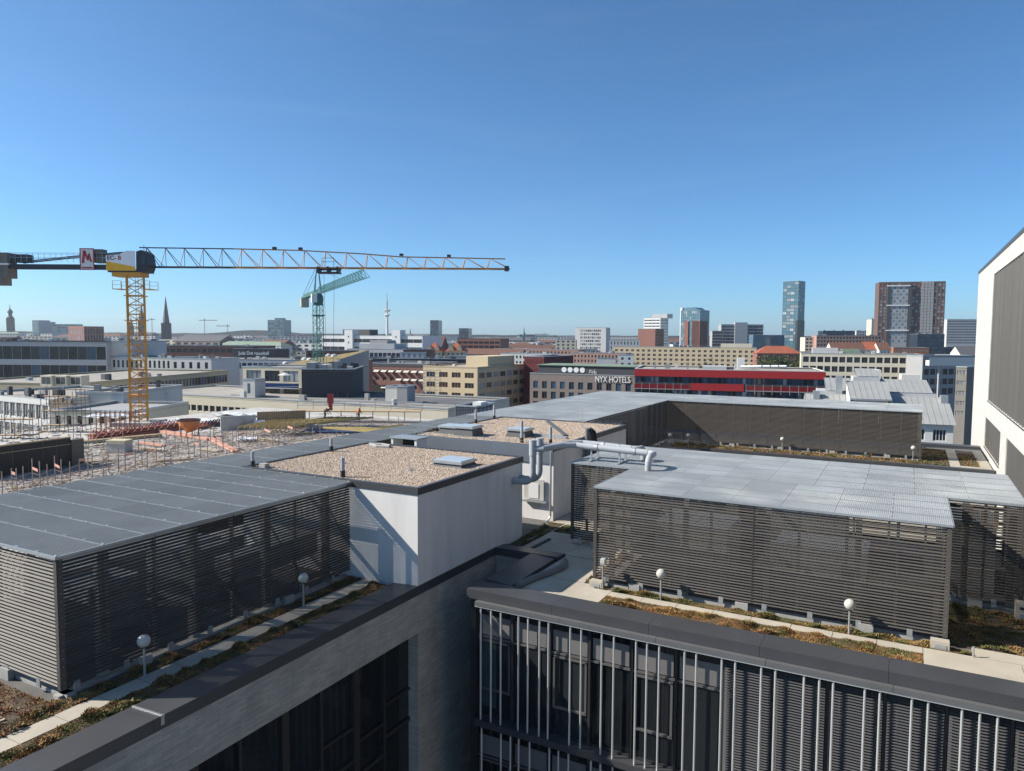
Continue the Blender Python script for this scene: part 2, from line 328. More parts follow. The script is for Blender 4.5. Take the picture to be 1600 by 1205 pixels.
# ================================================================== louvred enclosures
PIT = .087
def slat_mesh(L, op=1.0):
    me = slat_mesh.c.get((round(L, 3), op))
    if me is None:
        mb = MB(); t = .005; dz, dy = .039*op, .053*op       # blade rises inward
        a, b = .004, L-.004
        mb.add([(a, 0, 0), (b, 0, 0), (b, dy, dz), (a, dy, dz), (a, 0, t), (b, 0, t), (b, dy, dz+t), (a, dy, dz+t)],
               [(0, 3, 2, 1), (4, 5, 6, 7), (0, 1, 5, 4), (1, 2, 6, 5), (2, 3, 7, 6), (3, 0, 4, 7)])
        me = mb.mesh('slat', ALU); slat_mesh.c[(round(L, 3), op)] = me
    return me
slat_mesh.c = {}
INPOST = mat('inner_steel_post', (.42, .40, .37), .6, .3, .15, 2)
def louvre_face(root, p, q, z0=LO, z1=TOP-.10, feet=True, posts=1.25, endposts=(True, True), step=1, panel=0, op=1.0):
    """p->q seen from outside left to right; slats, inner posts, corner plates, feet"""
    p = Vector(p); q = Vector(q); L = (q-p).length; a = math.atan2(q.y-p.y, q.x-p.x)
    npan = max(1, round(L/panel)) if panel else 1; me = slat_mesh(L/npan, op); n = int((z1-z0)/(PIT*step)); dirv = (q-p)/L; nrm = Vector((-dirv.y, dirv.x))
    for k in range(npan):
        for i in range(n):
            jit = random.uniform(-.0035, .0035) if panel else 0; o_ = p + dirv*(L*k/npan) + nrm*jit
            link('slat', me, root, (o_.x, o_.y, z0+i*PIT*step+jit*.6), (0, random.gauss(0, .0007) if panel else 0, a), scale=None if step == 1 else (1, step, step))
        if k: 
            o_ = p + dirv*(L*k/npan); jc = MB().box(-.006, -.004, z0-.02, .006, .012, z1+.03).build('joint_strip', ALU, root, (o_.x, o_.y, 0)); jc.rotation_euler = (0, 0, a)
    k = max(2, round(L/posts))
    ipm = MB().box(-.03, .10, z0-.02, .05, .18, z1+.03).mesh('inner_post', INPOST)
    for i in range(1, k):
        s = L*i/k; pt = p + (q-p)*(s/L)
        link('inner_post', ipm, root, (pt.x, pt.y, 0), a)
    for e, side in zip(endposts, (0, 1)):
        if not e: continue
        pm = MB(); x0, x1 = (-.0, .12) if side == 0 else (L-.12, L)
        pm.box(x0, -.015, z0-.04, x1, .035, z1+.06)
        for zz in np.arange(z0+.1, z1, .19): pm.box((x0+x1)/2-.008, -.022, zz, (x0+x1)/2+.008, -.014, zz+.016, 1)
        pm.build('corner_post', [ALU, STEEL], root, (p.x, p.y, 0)).rotation_euler = (0, 0, a)
    tb = MB().box(0, .0, z1+.005, L, .05, z1+.075).build('top_rail', ALU, root, (p.x, p.y, 0)); tb.rotation_euler = (0, 0, a)
    if feet:
        fm = MB().box(-.07, .0, .19, .07, .04, z0+.03).mesh('bracket', STEEL)
        for i in range(k):
            pt = p + (q-p)*((i+.3)/k); link('bracket', fm, root, (pt.x, pt.y, 0), a)
        kb = MB().box(0, .12, 0, L, .34, .16).build('kerb', CBLOCK, root, (p.x, p.y, 0)); kb.rotation_euler = (0, 0, a)
        bm = MB().box(-.19, -.04, 0, .19, .09, .34).mesh('footing', CBLOCK)
        for i in range(max(1, int(L/3.4))):
            pt = p + (q-p)*((i+.42)/max(1, int(L/3.4))); link('footing', bm, root, (pt.x, pt.y, 0), a)
GR = {}
def grating_mesh(w, d, M=ZINC):
    k = (round(w, 2), round(d, 2), M.name)
    if k not in GR:
        mb = MB(); g = .012; n = int(w/.050)
        for i in range(n+1):
            x = g + (w-2*g)*i/n
            mb.box(x-.0035, g, -.022, x+.0035, d-g, 0)
        for j in range(int(d/.060)+1):
            y = g + (d-2*g)*j/int(d/.060); mb.box(g, y-.003, -.022, w-g, y+.003, -.001)
        for (x0, y0, x1, y1) in ((0+g, g-.004, w-g, g+.009), (g, d-g-.009, w-g, d-g+.004)): mb.box(x0, y0, -.026, x1, y1, .004, 1)
        GR[k] = mb.mesh('grating_panel', [M, STEEL])
    return GR[k]
CLIP = MB().box(-.05, -.016, 0, .05, .016, .016).mesh('clip', mat('bright_clip', (.8, .82, .82), .3, .8, .05))
def grating(root, x0, x1, y0, y1, pw, pd, clips=False, z=TOP, M=ZINC):
    nx = max(1, round((x1-x0)/pw)); ny = max(1, round((y1-y0)/pd)); w = (x1-x0)/nx; d = (y1-y0)/ny; me = grating_mesh(w, d, M)
    for i in range(nx):
        for j in range(ny):
            link('grating_panel', me, root, (x0+i*w, y0+j*d, z-random.uniform(0, .006)))
    if clips:
        for i in range(nx*2+1):
            for j in range(ny+1):
                if random.random() < .9:
                    link('clip', CLIP, root, (min(x1-.06, max(x0+.06, x0+i*w/2)) + random.uniform(-.02, .02), min(y1-.03, max(y0+.03, y0+j*d + random.choice((-.035, .035)))), z+.004), .35*random.choice((-1, 1)))
def under(root, x0, x1, y0, y1):
    """steel carrying the grating and trim round the edge"""
    mb = MB()
    for x in np.linspace(x0+.1, x1-.1, max(2, int((x1-x0)/2.6)+1)): mb.box(x-.05, y0+.1, TOP-.20, x+.05, y1-.1, TOP-.04)
    mb.build('beam', STEEL, root)
DUCT = mat('plant_duct', (.45, .45, .44), .5, .4, .15, 2)
def plant(root, boxes):
    for b in boxes: MB().box(*b).build('plant_unit', DUCT, root)

# left enclosure (front part): x -24.7..-16.7, y 9.4..19.25, then a strip past the plant rooms
enc = thing('louvred_enclosure', 'dark louvred roof enclosure with grey grating top at left front', 'enclosure')
louvre_face(enc, (-24.7, 9.4), (-16.7, 9.4), panel=2.7); louvre_face(enc, (-16.7, 9.4), (-16.7, 19.25), endposts=(True, False), panel=2.5)
louvre_face(enc, (-24.7, 19.25), (-24.7, 9.4), feet=False, op=.5)
grating(enc, -24.7, -16.68, 9.37, 19.28, 1.6, 1.05, True, M=ZINC_SHADED); under(enc, -24.7, -16.7, 9.4, 19.25)
for (p, q) in (((-24.7, 9.36), (-16.66, 9.36)), ((-16.66, 9.36), (-16.66, 19.26))):
    MB().bar((*p, TOP-.035), (*q, TOP-.035), .03, .07).build('edge_trim', STEEL, enc)
plant(enc, [(-21.5, 11.2, 0, -19.6, 13.6, 2.1), (-22.8, 14.8, 0, -19.2, 16.6, 1.7), (-18.6, 15.2, .9, -17.9, 18.9, 1.6), (-18.3, 10.4, 1.9, -17.2, 11.7, 2.35)])
for yy in (10.6, 13.2, 15.8, 18.4):
    MB().box(-17.15, yy-.11, 0, -16.95, yy+.11, TOP-.2).build('column', INPOST, enc); MB().box(-24.3, yy-.1, 0, -24.1, yy+.1, TOP-.2).build('column', INPOST, enc)
    MB().bar((-17.05, yy, 2.9), (-17.05, yy+1.6, .4), .05).build('brace', STEEL, enc)
    MB().box(-24.2, yy-.07, TOP-.42, -17.0, yy+.07, TOP-.22).build('beam', INPOST, enc)

enb = thing('louvred_enclosure', 'long grating-topped enclosure wing running behind the gravel roofs to the far corner', 'enclosure')
grating(enb, -24.7, -22.05, 19.3, 39.4, 1.3, 2.0, M=ZINC_SHADED); grating(enb, -24.7, -16.68, 39.45, 63.5, 2.0, 2.0)
grating(enb, -16.66, .92, 56.97, 63.5, 2.2, 2.15)
louvre_face(enb, (-16.7, 39.5), (-16.7, 57.0), endposts=(False, False)); louvre_face(enb, (-16.7, 57.0), (.9, 57.0), endposts=(False, True))
louvre_face(enb, (.9, 57.0), (.9, 63.5), endposts=(False, False), feet=False)
for i in range(15): MB().box(-24.72, 19.3+44.2*i/15+.01, LO, -24.66, 19.3+44.2*(i+1)/15-.01, TOP-.1).build('back_panel', ALU, enb)
for i in range(9): MB().box(-24.7+25.6*i/9+.01, 63.44, LO, -24.7+25.6*(i+1)/9-.01, 63.5, TOP-.1).build('back_panel', ALU, enb)
MB().bar((-16.66, 56.95, TOP-.03), (.92, 56.95, TOP-.03), .03, .06).build('edge_trim', STEEL, enb)
plant(enb, [(-21, 42, 0, -18.4, 46, 2.2), (-21.4, 48, 0, -18.6, 53, 2.0), (-23.4, 57.5, 0, -19.6, 60.5, 2.4)])

# right enclosure
enr = thing('louvred_enclosure', 'sunlit louvred enclosure with pale grating roof at right front', 'enclosure')
louvre_face(enr, (-9.13, 22.7), (1.18, 22.7), panel=5.1); louvre_face(enr, (1.18, 22.7), (1.18, 26.6), endposts=(False, False), feet=False)
louvre_face(enr, (1.18, 26.6), (3.3, 26.6), endposts=(False, True)); louvre_face(enr, (3.3, 26.6), (3.3, 32.1), endposts=(False, False), feet=False)
louvre_face(enr, (-11.7, 26.65), (-9.13, 26.65), endposts=(True, False)); louvre_face(enr, (-9.13, 26.65), (-9.13, 22.7), endposts=(False, False), feet=False)
louvre_face(enr, (3.3, 32.1), (-11.7, 32.1), endposts=(False, False), feet=False, step=2)
louvre_face(enr, (-11.7, 32.1), (-11.7, 26.65), endposts=(False, False), feet=False)
grating(enr, -9.13, 1.2, 22.67, 26.6, 1.48, 1.0); grating(enr, -11.72, 3.3, 26.62, 32.15, 1.5, 1.1)
under(enr, -9.1, 1.1, 22.8, 31.9)
for (p, q) in (((-9.1, 22.66), (1.2, 22.66)), ((1.215, 22.66), (1.215, 26.58)), ((1.2, 26.57), (3.3, 26.57)), ((-9.14, 22.66), (-9.14, 26.6)), ((-11.73, 26.61), (-9.16, 26.61)), ((3.31, 26.6), (3.31, 32.15))):
    MB().bar((*p, TOP-.03), (*q, TOP-.03), .025, .06).build('edge_trim', STEEL, enr)
plant(enr, [(-7.4, 24.0, 0, -5.0, 26.2, 2.2), (-3.6, 24.2, 0, -.9, 26.0, 1.9), (-8.6, 28.5, 0, -6, 30.8, 2.3), (-4.4, 28.2, 0, -1.8, 30.6, 2.1), (1.2, 28.2, 0, 2.7, 30.4, 2.4)])
for xx in (-8.6, -6.1, -3.6, -1.1, .9): MB().box(xx-.08, 23.0, 0, xx+.08, 23.16, TOP-.2).build('column', INPOST, enr)
for i, xx in enumerate((1.75, 3.0)): MB().box(xx-.1, 26.9, 0, xx+.1, 27.1, TOP-.2).build('column', INPOST, enr)
# perforated equipment screens seen through the recess louvres
for (x0, z0, x1, z1) in ((1.75, 2.35, 1.98, 3.05), (2.2, 2.35, 2.38, 2.95), (2.55, 2.4, 2.68, 3.0)):
    MB().box(x0, 27.6, z0, x1, 27.65, z1).build('vent_panel', mat('buff_vent_panel', (.5, .38, .25), .7), enr)

# ================================================================== white plant rooms with gravel roofs
PEB = [mat('pebble_%d' % i, c, .85, 0, .15, 8) for i, c in enumerate([(.52, .40, .30), (.42, .32, .24), (.60, .50, .40), (.34, .25, .19), (.66, .58, .49)])]
def gravel(x0, x1, y0, y1, z, dens, r, label, seed, skip=None):
    rng = np.random.default_rng(seed); n = int((x1-x0)*(y1-y0)*dens*(2.6 if y1 < 40 else 1))
    px = rng.uniform(x0, x1, n); py = rng.uniform(y0, y1, n); rr = r*rng.uniform(.55, 1.4, n); keep = np.ones(n, bool)
    if skip: keep = ~np.array([skip(a, b) for a, b in zip(px, py)])
    px, py, rr = px[keep], py[keep], rr[keep]; n = len(px); pz = z + rng.uniform(0, .035, n)
    base = np.array([(1, 0, 0), (.3, .95, 0), (-.8, .6, 0), (-.8, -.6, 0), (.3, -.95, 0), (0, 0, .75), (0, 0, -.5)])
    fs = np.array([(0, 1, 5), (1, 2, 5), (2, 3, 5), (3, 4, 5), (4, 0, 5)])
    ang = rng.uniform(0, 6.28, n); V = base[None]*rng.uniform(.75, 1.25, (n, 7, 1))
    c, s = np.cos(ang)[:, None], np.sin(ang)[:, None]
    xx = (V[:, :, 0]*c - V[:, :, 1]*s)*rr[:, None] + px[:, None]; yy = (V[:, :, 0]*s + V[:, :, 1]*c)*rr[:, None]*rng.uniform(.7, 1, (n, 1)) + py[:, None]; zz = V[:, :, 2]*rr[:, None] + pz[:, None] + rng.uniform(-.2, .2, (n, 7))*rr[:, None]
    vs = np.stack([xx, yy, zz], -1).reshape(-1, 3); F_ = (fs[None] + (np.arange(n)*7)[:, None, None]).reshape(-1, 3)
    mb = MB(); mb.v = [tuple(v) for v in vs]; mb.f = [tuple(map(int, f)) for f in F_]; mb.m = list(np.repeat(rng.choice(5, n, p=[.3, .24, .2, .14, .12]), 5).astype(int))
    mb.m = [int(i) for i in mb.m]
    mb.box(x0, y0, z-.08, x1, y1, z, 5)
    return mb.build('gravel', PEB + [mat('gravel_bed', (.36, .27, .20), .95, 0, .3, 12)], label=label, cat='gravel', kind='stuff')
def plant_room(label, x0, x1, y0, y1, zt=3.5, fas=.24, facm=COPING, rim=.14):
    t = thing('plant_room', label, 'plant room')
    MB().box(x0+.03, y0+.03, 0, x1-.03, y1-.03, zt-.12).build('wall', RENDER, t)
    f = .0
    for (a, b, c, d) in ((x0-f, y0-f, x1+f, y0+rim), (x0-f, y1-rim, x1+f, y1+f), (x1-rim, y0+rim+.004, x1+f, y1-rim-.004), (x0-f, y0+rim+.004, x0+rim, y1-rim-.004)):
        MB().box(a, b, zt-fas, c, d, zt).build('fascia', facm, t)
    return t
ZF = mat('blue_zinc_fascia', (.22, .245, .28), .42, .4, .08)
pr1 = plant_room('white rendered plant room with tan gravel roof and dark fascia', -22.0, -13.88, 19.28, 26.7)
gravel(-21.85, -14.03, 19.43, 26.55, 3.41, 560, .027, 'tan gravel covering the roof of the nearer white plant room', 5)
pr2 = plant_room('second white plant room behind, with skylights on its gravel roof', -22.0, -13.9, 29.7, 39.35, facm=COPING)
MB().box(-21.9, 29.67, 2.7, -13.95, 29.70, 3.5).build('fascia', ZF, pr2)
gravel(-21.85, -14.05, 29.85, 39.2, 3.41, 300, .036, 'pinkish gravel covering the roof of the farther white plant room', 6)
# doors / hatch, sill, downpipe on the second plant room
MB().box(-15.35, 29.60, 1.0, -14.35, 29.66, 1.95).build('hatch', mat('grey_hatch', (.55, .54, .51), .6), pr2)
MB().box(-15.1, 29.575, 1.08, -14.6, 29.60, 1.75).build('hatch_panel', WHITE, pr2)
MB().box(-15.4, 29.5, .9, -14.2, 29.66, .97).build('sill', STEEL, pr2)
MB().tube([(-13.99, 29.58, 3.3), (-13.99, 29.58, .35), (-14.03, 29.5, .2), (-14.12, 29.42, .12)], .045, 8).build('downpipe', STEEL, pr2)
# roof ladder hatch at the back of the near plant room
hb = thing('roof_hatch', 'white framed roof access hatch between the two gravel roofs', 'hatch', (-21.4, 27.6, 0))
for (a, b) in ((0, .12), (1.35, 1.47)): MB().box(a, 0, 2.4, b, .8, 3.62).build('side', WHITE, hb)
MB().box(-.05, -.05, 3.62, 1.55, .9, 3.68).build('lid', STEEL, hb); MB().box(.12, .75, 2.4, 1.35, .8, 3.6).build('back', FRAME, hb)
MB().box(0, 0, 0, 1.47, .8, 2.4).build('shaft', RENDER, hb)
MB().add([(1.5, .1, 3.3), (2.2, .1, 2.9), (1.5, .1, 2.9), (1.5, .2, 3.3), (2.2, .2, 2.9), (1.5, .2, 2.9)], [(0, 1, 2), (3, 5, 4), (0, 3, 4, 1)])
# skylights
def skylight(x, y, w, d, h, label, lean=0.0, z=3.42, rot=0):
    t = thing('skylight', label, 'skylight', (x, y, z), rot, 'skylights on the gravel roofs')
    mb = MB(); b = .08
    mb.add([(-w/2, -d/2, 0), (w/2, -d/2, 0), (w/2, d/2, 0), (-w/2, d/2, 0), (-w/2+b, -d/2+b, h), (w/2-b, -d/2+b, h), (w/2-b, d/2-b, h), (-w/2+b, d/2-b, h)],
           [(0, 1, 5, 4), (1, 2, 6, 5), (2, 3, 7, 6), (3, 0, 4, 7)])
    mb.build('upstand', mat('dark_upstand', (.10, .10, .105), .7), t)
    MB().box(-w/2, -d/2, h, w/2, d/2, h+.10).build('frame', STEEL, t)
    MB().box(-w/2+.07, -d/2+.07, h+.10, w/2-.07, d/2-.07, h+.125).build('pane', mat('skylight_pane', (.55, .60, .63), .25, .2, .05), t)
    return t
skylight(-15.35, 23.75, 1.35, 1.15, .16, 'low flat skylight on the nearer gravel roof')
skylight(-19.4, 31.3, 1.15, 1.1, .42, 'box skylight with sloped dark upstand on the farther gravel roof')
skylight(-20.6, 31.6, 1.05, 1.0, .34, 'pale lidded skylight box left of the sloped one on the farther roof')
skylight(-17.0, 32.3, 1.1, 1.0, .34, 'pale lidded skylight box at right on the farther gravel roof')
# vent stubs on the gravel
for i, (x, y, h, lb) in enumerate([(-21.75, 19.6, .62, 'grey vent stub at the left corner of the nearer gravel roof'), (-21.75, 23.9, .60, 'grey vent stub on the back edge of the nearer gravel roof'), (-17.45, 19.75, .72, 'grey vent stub with black foot near the front gravel edge'),
                                   (-21.8, 38.1, .9, 'grey vent stub far back on the farther gravel roof'), (-21.7, 35.8, .8, 'second grey vent stub at the back of the farther gravel roof'), (-15.9, 30.4, 1.05, 'tall grey vent stub beside the pipe bends'), (-14.5, 30.6, .85, 'grey vent stub at the front corner of the farther roof')]):
    t = thing('vent_stub', lb, 'vent', (x, y, 3.42), 0, 'vent stubs on the gravel roofs')
    MB().tube([(0, 0, 0), (0, 0, .26)], .085, 10).build('foot', DARKP, t); MB().tube([(0, 0, .26), (0, 0, h)], .07, 10).build('pipe', PIPE, t)
cbk = thing('ballast_block', 'concrete ballast block at the left edge of the gravel', 'block', (-21.2, 19.65, 3.42)); MB().box(-.15, -.12, 0, .15, .12, .2).build('block', CBLOCK, cbk)
MB().tube([(-21.5, 26.1, 3.5), (-20.9, 26.3, 3.5), (-20.3, 26.1, 3.5), (-20.2, 25.9, 3.5), (-20.8, 25.8, 3.5), (-21.4, 26.05, 3.5)], .07, 6).build('coiled_hose', CBLOCK, label='coiled hose lying at the back of the nearer gravel roof', cat='hose')
MB().tube([(-22.0, 31.4, 3.5), (-21.5, 31.2, 3.62), (-21.1, 31.5, 3.52), (-21.6, 31.8, 3.6), (-21.9, 31.4, 3.55), (-21.3, 31.3, 3.66)], .06, 6).build('cable_bundle', DARKP, label='bundle of black cables at the left edge of the farther gravel roof', cat='cables')
MB().bar((-15.0, 33.4, 3.5), (-18.5, 38.6, 3.5), .22, .07).build('cable_tray', MAT['dark_upstand'], label='long metal cable tray crossing the farther gravel roof', cat='tray')
MB().bar((-18.0, 33.1, 3.5), (-14.6, 32.7, 3.5), .26, .09).build('cable_tray', STEEL, label='short metal cable tray beside the right skylight box', cat='tray')
for i, (a, b) in enumerate([((-21.7, 29.9, 3.62), (-14.1, 29.9, 3.62))]):
    mb = MB(); mb.bar(a, b, .012)
    for k in range(9): mb.bar((a[0]+.9*k, 29.9, 3.44), (a[0]+.9*k, 29.9, 3.63), .03)
    mb.build('lightning_wire', STEEL, label='thin lightning wire on holders along the farther roof edge', cat='wire')
for i, (x, y, z0, h) in enumerate([(-15.6, 37.0, 3.42, 1.1), (-16.2, 22.0, 3.42, .5), (-19.3, 21.9, 3.42, .45)]):
    mb = MB(); mb.tube([(0, 0, 0), (0, 0, h)], .012, 6); mb.lathe([(0, 0), (.11, 0), (.11, .06), (0, .07)], 10)
    mb.build('lightning_rod', STEEL, loc=(x, y, z0), label=('slim lightning rod far back on the farther gravel roof', 'short lightning rod right of centre on the nearer gravel', 'short lightning rod left of centre on the nearer gravel')[i], cat='rod', group='lightning rods')

# ================================================================== big grey duct pipes
def arc(c, r, a0, a1, ax, n=6):
    """quarter bend: c centre, ax = (u, v) axes"""
    u, v = Vector(ax[0]), Vector(ax[1]); return [Vector(c) + (u*math.cos(a) + v*math.sin(a))*r for a in np.linspace(a0, a1, n)]
Q = math.pi/2
def duct(off, label, xo=0, zend=TOP):
    t = thing('duct_pipe', label, 'pipe', (0, 0, 0), 0, 'grey ducts between plant room and enclosure')
    # stub out of the white wall, bend up, riser with collar
    zt = 4.18
    pts = [(-13.95, 25.85+off, 2.62)] + arc((-13.42, 25.85+off, 3.02), .40, -Q, 0, ((1, 0, 0), (0, 0, 1))) + [(-13.02, 25.85+off, zt+.12)]
    MB().tube(pts, .125, 18).build('riser', PIPE, t)
    MB().tube([(-13.02, 25.85+off, 3.72), (-13.02, 25.85+off, zt+.16)], .152, 18).build('collar', PIPE, t)
    MB().tube([(-13.98, 25.85+off, 2.62), (-13.80, 25.85+off, 2.62)], .150, 18).build('wall_collar', PIPE, t)
    return t
for off, lb, ymain, xe, y_end in ((0.0, 'front one of two grey duct pipes bending over the roof gap', 27.25, -8.35, 26.35), (.62, 'rear one of two grey duct pipes bending over the roof gap', 27.95, -9.25, 28.55)):
    t = duct(off, lb); zc = 4.05
    p0 = Vector((-13.0, 25.85+off, 3.98)); run = [p0, Vector((-12.65, 25.95+off, 4.0)), Vector((-12.15, ymain-.35, 4.06)), Vector((-11.75, ymain-.02, zc)), Vector((-11.3, ymain, zc-.02))]
    MB().tube(run, .125, 18).build('offset_bend', PIPE, t)
    MB().tube([(-11.35, ymain, zc-.02), (xe-.4, ymain, zc-.08)], .132, 18).build('main_run', PIPE, t)
    MB().tube([(-10.95, ymain, zc-.03), (-10.8, ymain, zc-.03)], .150, 18).build('flange', STEEL, t)
    MB().tube([(xe-1.0, ymain, zc-.07), (xe-.88, ymain, zc-.07)], .150, 18).build('flange', STEEL, t)
    sgn = -1 if y_end < ymain else 1
    pts = [(xe-.45, ymain, zc-.08)] + arc((xe-.4, ymain+sgn*.3, zc-.08), .30, -Q*sgn, 0, ((1, 0, 0), (0, 1, 0))) 
    pts += [(xe-.1, y_end-sgn*.32, zc-.08)] + arc((xe-.1, y_end-sgn*.3, zc-.38), .30, Q, 0, ((0, sgn, 0), (0, 0, 1))) + [(xe-.1, y_end, TOP+.0)]
    MB().tube(pts, .118, 18).build('end_bend', PIPE, t)
    for xx in (-11.1, -9.9):
        MB().box(xx-.05, ymain-.22, TOP+.004, xx+.05, ymain+.22, TOP+.05).build('support', STEEL, t); MB().box(xx-.03, ymain-.03, TOP+.05, xx+.03, ymain+.03, zc-.15).build('support', STEEL, t)
ft = thing('drain_pipe_pair', 'pair of dark capped pipes bending down the side of the farther plant room', 'pipe', (-13.75, 33.2, 0))
for dy in (0, .32):
    MB().tube([(0, dy, 1.0), (0, dy, 3.95)], .11, 10).build('pipe', mat('dark_grey_pipe', (.18, .185, .19), .5), ft); MB().tube([(.0, dy+.1, 3.9), (.22, dy+.1, 3.75), (.3, dy+.1, 3.3), (.3, dy+.1, 2.0)], .07, 8).build('pipe', DARKP, ft)

# ================================================================== lamps on the terrace
def globe_lamp(x, y, zg, label, r=.155):
    t = thing('globe_lamp', label, 'lamp', (x, y, 0), 0, 'globe lamps along the enclosures')
    MB().tube([(0, 0, .0), (0, 0, zg-r+.01)], .03, 8).build('post', STEEL, t); MB().lathe([(.07, 0), (.07, .05), (.03, .07)], 10).build('base', STEEL, t)
    MB().lathe([(r*math.sin(a), -r*math.cos(a)) for a in np.linspace(.05, 3.09, 12)], 18, (0, 0, zg)).build('globe', GLOBE, t, smooth=True)
    MB().lathe([(.055, -.02), (.06, .03)], 10, (0, 0, zg-r)).build('collar', DARKP, t)
for x, y, z, lb in [(-16.0, 10.98, 1.06, 'shaded globe lamp nearest the lower left, by the dark louvres'), (-16.0, 16.28, 1.06, 'shaded globe lamp by the dark louvres near the white plant room'),
                    (-6.66, 22.3, .97, 'sunlit globe lamp at the left half of the right enclosure front'), (-1.22, 22.3, .97, 'sunlit globe lamp before the right half of the right enclosure'),
                    (-8.0, 56.6, 1.0, 'small globe lamp at the middle of the far long enclosure'), (.45, 56.6, 1.0, 'small globe lamp at the right end of the far long enclosure'),
                    (-15.9, 54.9, .95, 'tiny globe lamp in the shaded far inner corner'), (-14.6, 55.3, .95, 'second tiny globe lamp near the shaded far inner corner')]: globe_lamp(x, y, z, lb)
t = thing('floodlight_post', 'slim post with small floodlight at the corner of the right enclosure', 'lamp', (-8.62, 22.3, 0))
MB().tube([(0, 0, 0), (0, 0, .98)], .028, 8).build('post', STEEL, t); MB().box(-.07, -.06, .98, .07, .10, 1.16).build('head', mat('pale_blue_lamp_head', (.62, .72, .75), .3, .2, .05), t); MB().box(-.075, -.075, 1.02, .075, -.06, 1.15).build('lens', GLOBE, t)
for x, y, lb in ((1.0, 22.45, 'pale concrete block with grey plate under the right corner post'), (-8.9, 22.45, 'pale concrete block under the left corner post')):
    t = thing('junction_block', lb, 'block', (x, y, 0)); MB().box(-.22, -.12, 0, .22, .16, .34).build('block', CONC, t); MB().box(-.13, -.135, .06, .15, -.12, .26).build('plate', STEEL, t)
t = thing('service_cabinet', 'small pale service cabinet at the right edge of the shaded bed', 'cabinet', (3.35, 26.1, 0)); MB().box(-.3, -.15, 0, .3, .15, .62).build('body', CONC, t); MB().box(-.2, -.165, .1, .2, -.15, .3).build('plate', STEEL, t); MB().box(-.2, -.165, .42, .2, -.15, .5).build('vent', FRAME, t)
for x, y, lb in ((-17.3, 8.05, 'thin marker post in the sedum at lower left'), (1.75, 22.2, 'thin marker post in the sedum by the right enclosure corner')):
    MB().tube([(x, y, 0), (x, y, .42)], .025, 6).build('marker_post', STEEL, label=lb, cat='post')
MB().box(-18.6, 7.1, .05, -18.35, 7.25, .13).build('rubber_pad', DARKP, label='small dark rubber pad on the ribbed matting', cat='pad')
t = thing('lightning_clamp', 'bright metal strap across the left parapet coping', 'strap'); MB().bar((-14.88, 9.9, .216), (-13.86, 9.9, .262), .05, .012).build('strap', mat('bright_strap', (.85, .85, .86), .25, .8, .03), t); MB().box(-13.878, 9.86, .05, -13.855, 9.94, .27).build('strap_end', STEEL, t)

# ================================================================== glazed front facade
fb = thing('glazed_facade', 'dark glazed facade with irregular bright vertical rods below the front parapet', 'facade')
BARM = mat('bright_rod', (.80, .81, .80), .35, .5, .05)
YF = 20.13
xs_mod = list(np.arange(-12.1, 9.1, 1.32))
SPAN = mat('grey_spandrel', (.20, .19, .187), .55, .2, .08); BLIND = mat('venetian_blind', (.12, .12, .125), .45, .3, .06)
def storey(zt, zb, bars, blind_from, seed):
    rng = random.Random(seed)
    for i, (a, b) in enumerate(zip(xs_mod, xs_mod[1:])):
        wv = MB(); wv.box(a, YF, zb, b, YF+.03, zt, 1); wv.box(a-.035, YF-.10, zb, a+.035, YF, zt); zt1 = zt-1.12
        wv.box(a+.035, YF-.05, zt1-.05, b-.035, YF, zt1+.02, 2); wv.box(a+.035, YF-.05, zb, b-.035, YF, zb+.07)
        if i % 2 == 0:
            wv.box(a+.09, YF-.06, zb+.95, a+.16, YF, zt1-.12, 2); wv.box(b-.16, YF-.06, zb+.95, b-.09, YF, zt1-.12, 2)
            wv.box(a+.09, YF-.06, zb+.9, b-.09, YF, zb+.97, 2); wv.box(a+.09, YF-.06, zt1-.16, b-.09, YF, zt1-.09, 2)
        wv.build('window', [FRAME, GLASS, mat('bronze_frame', (.15, .145, .14), .5, .3, .06)], fb)
        box_part('spandrel', SPAN, fb, a+.09, YF-.025, zt1+.06, b-.09, YF-.003, zt-.42)
        if a > blind_from and rng.random() < .86:
            bl = MB(); z = zt-.25; ze = zb+rng.choice((.2, .2, 1.1))
            while z > ze: bl.add([(a+.05, YF-.20, z), (b-.05, YF-.20, z), (b-.05, YF-.14, z+.035), (a+.05, YF-.14, z+.035)], [(0, 1, 2, 3)]); z -= .075
            for xx in (a+.3, b-.3): bl.box(xx-.004, YF-.175, ze, xx+.004, YF-.165, zt-.2)
            bl.build('blind', BLIND, fb)
        elif rng.random() < .25:
            box_part('curtain', mat('teal_curtain', (.035, .06, .058), .9, 0, .3, 3), fb, a+.15, YF+.02-.012, zb+.3, b-.2-.5*rng.random(), YF-.002, zt1-.1)
    for x in [1.0206*x for x in bars]: MB().tube([(x, 19.82, zb-.02), (x, 19.82, zt-.04)], .030, 8).build('rod', BARM, fb)
b1 = [-11.57, -11.2, -10.85, -10.23, -9.9, -9.51, -9.21, -8.5, -8.15, -7.51, -7.14, -6.48, -6.16, -5.81, -5.1, -4.78, -4.1, -3.75, -3.09, -2.74, -2.05, -1.69, -1.37, -.66, -.33, .35, .69, 1.37, 1.72, 2.06, 2.7, 3.05, 3.6, 4.2, 4.6]
b2 = [-11.53, -10.83, -10.49, -10.2, -9.82, -9.15, -8.85, -8.52, -7.8, -7.5, -7.13, -6.4, -6.0, -5.3, -4.9, -4.2, -3.6, -3.3, -2.5, -2.1, -1.4, -1.0, -.3, .1, .8, 1.3, 1.7, 2.4, 3.0, 3.5, 4.4]
storey(-.17, -3.96, b1, -4.3, 1); storey(-4.2, -7.9, b2, -2.0, 2); storey(-8.1, -11.5, [x+.1 for x in b1], 9, 3)
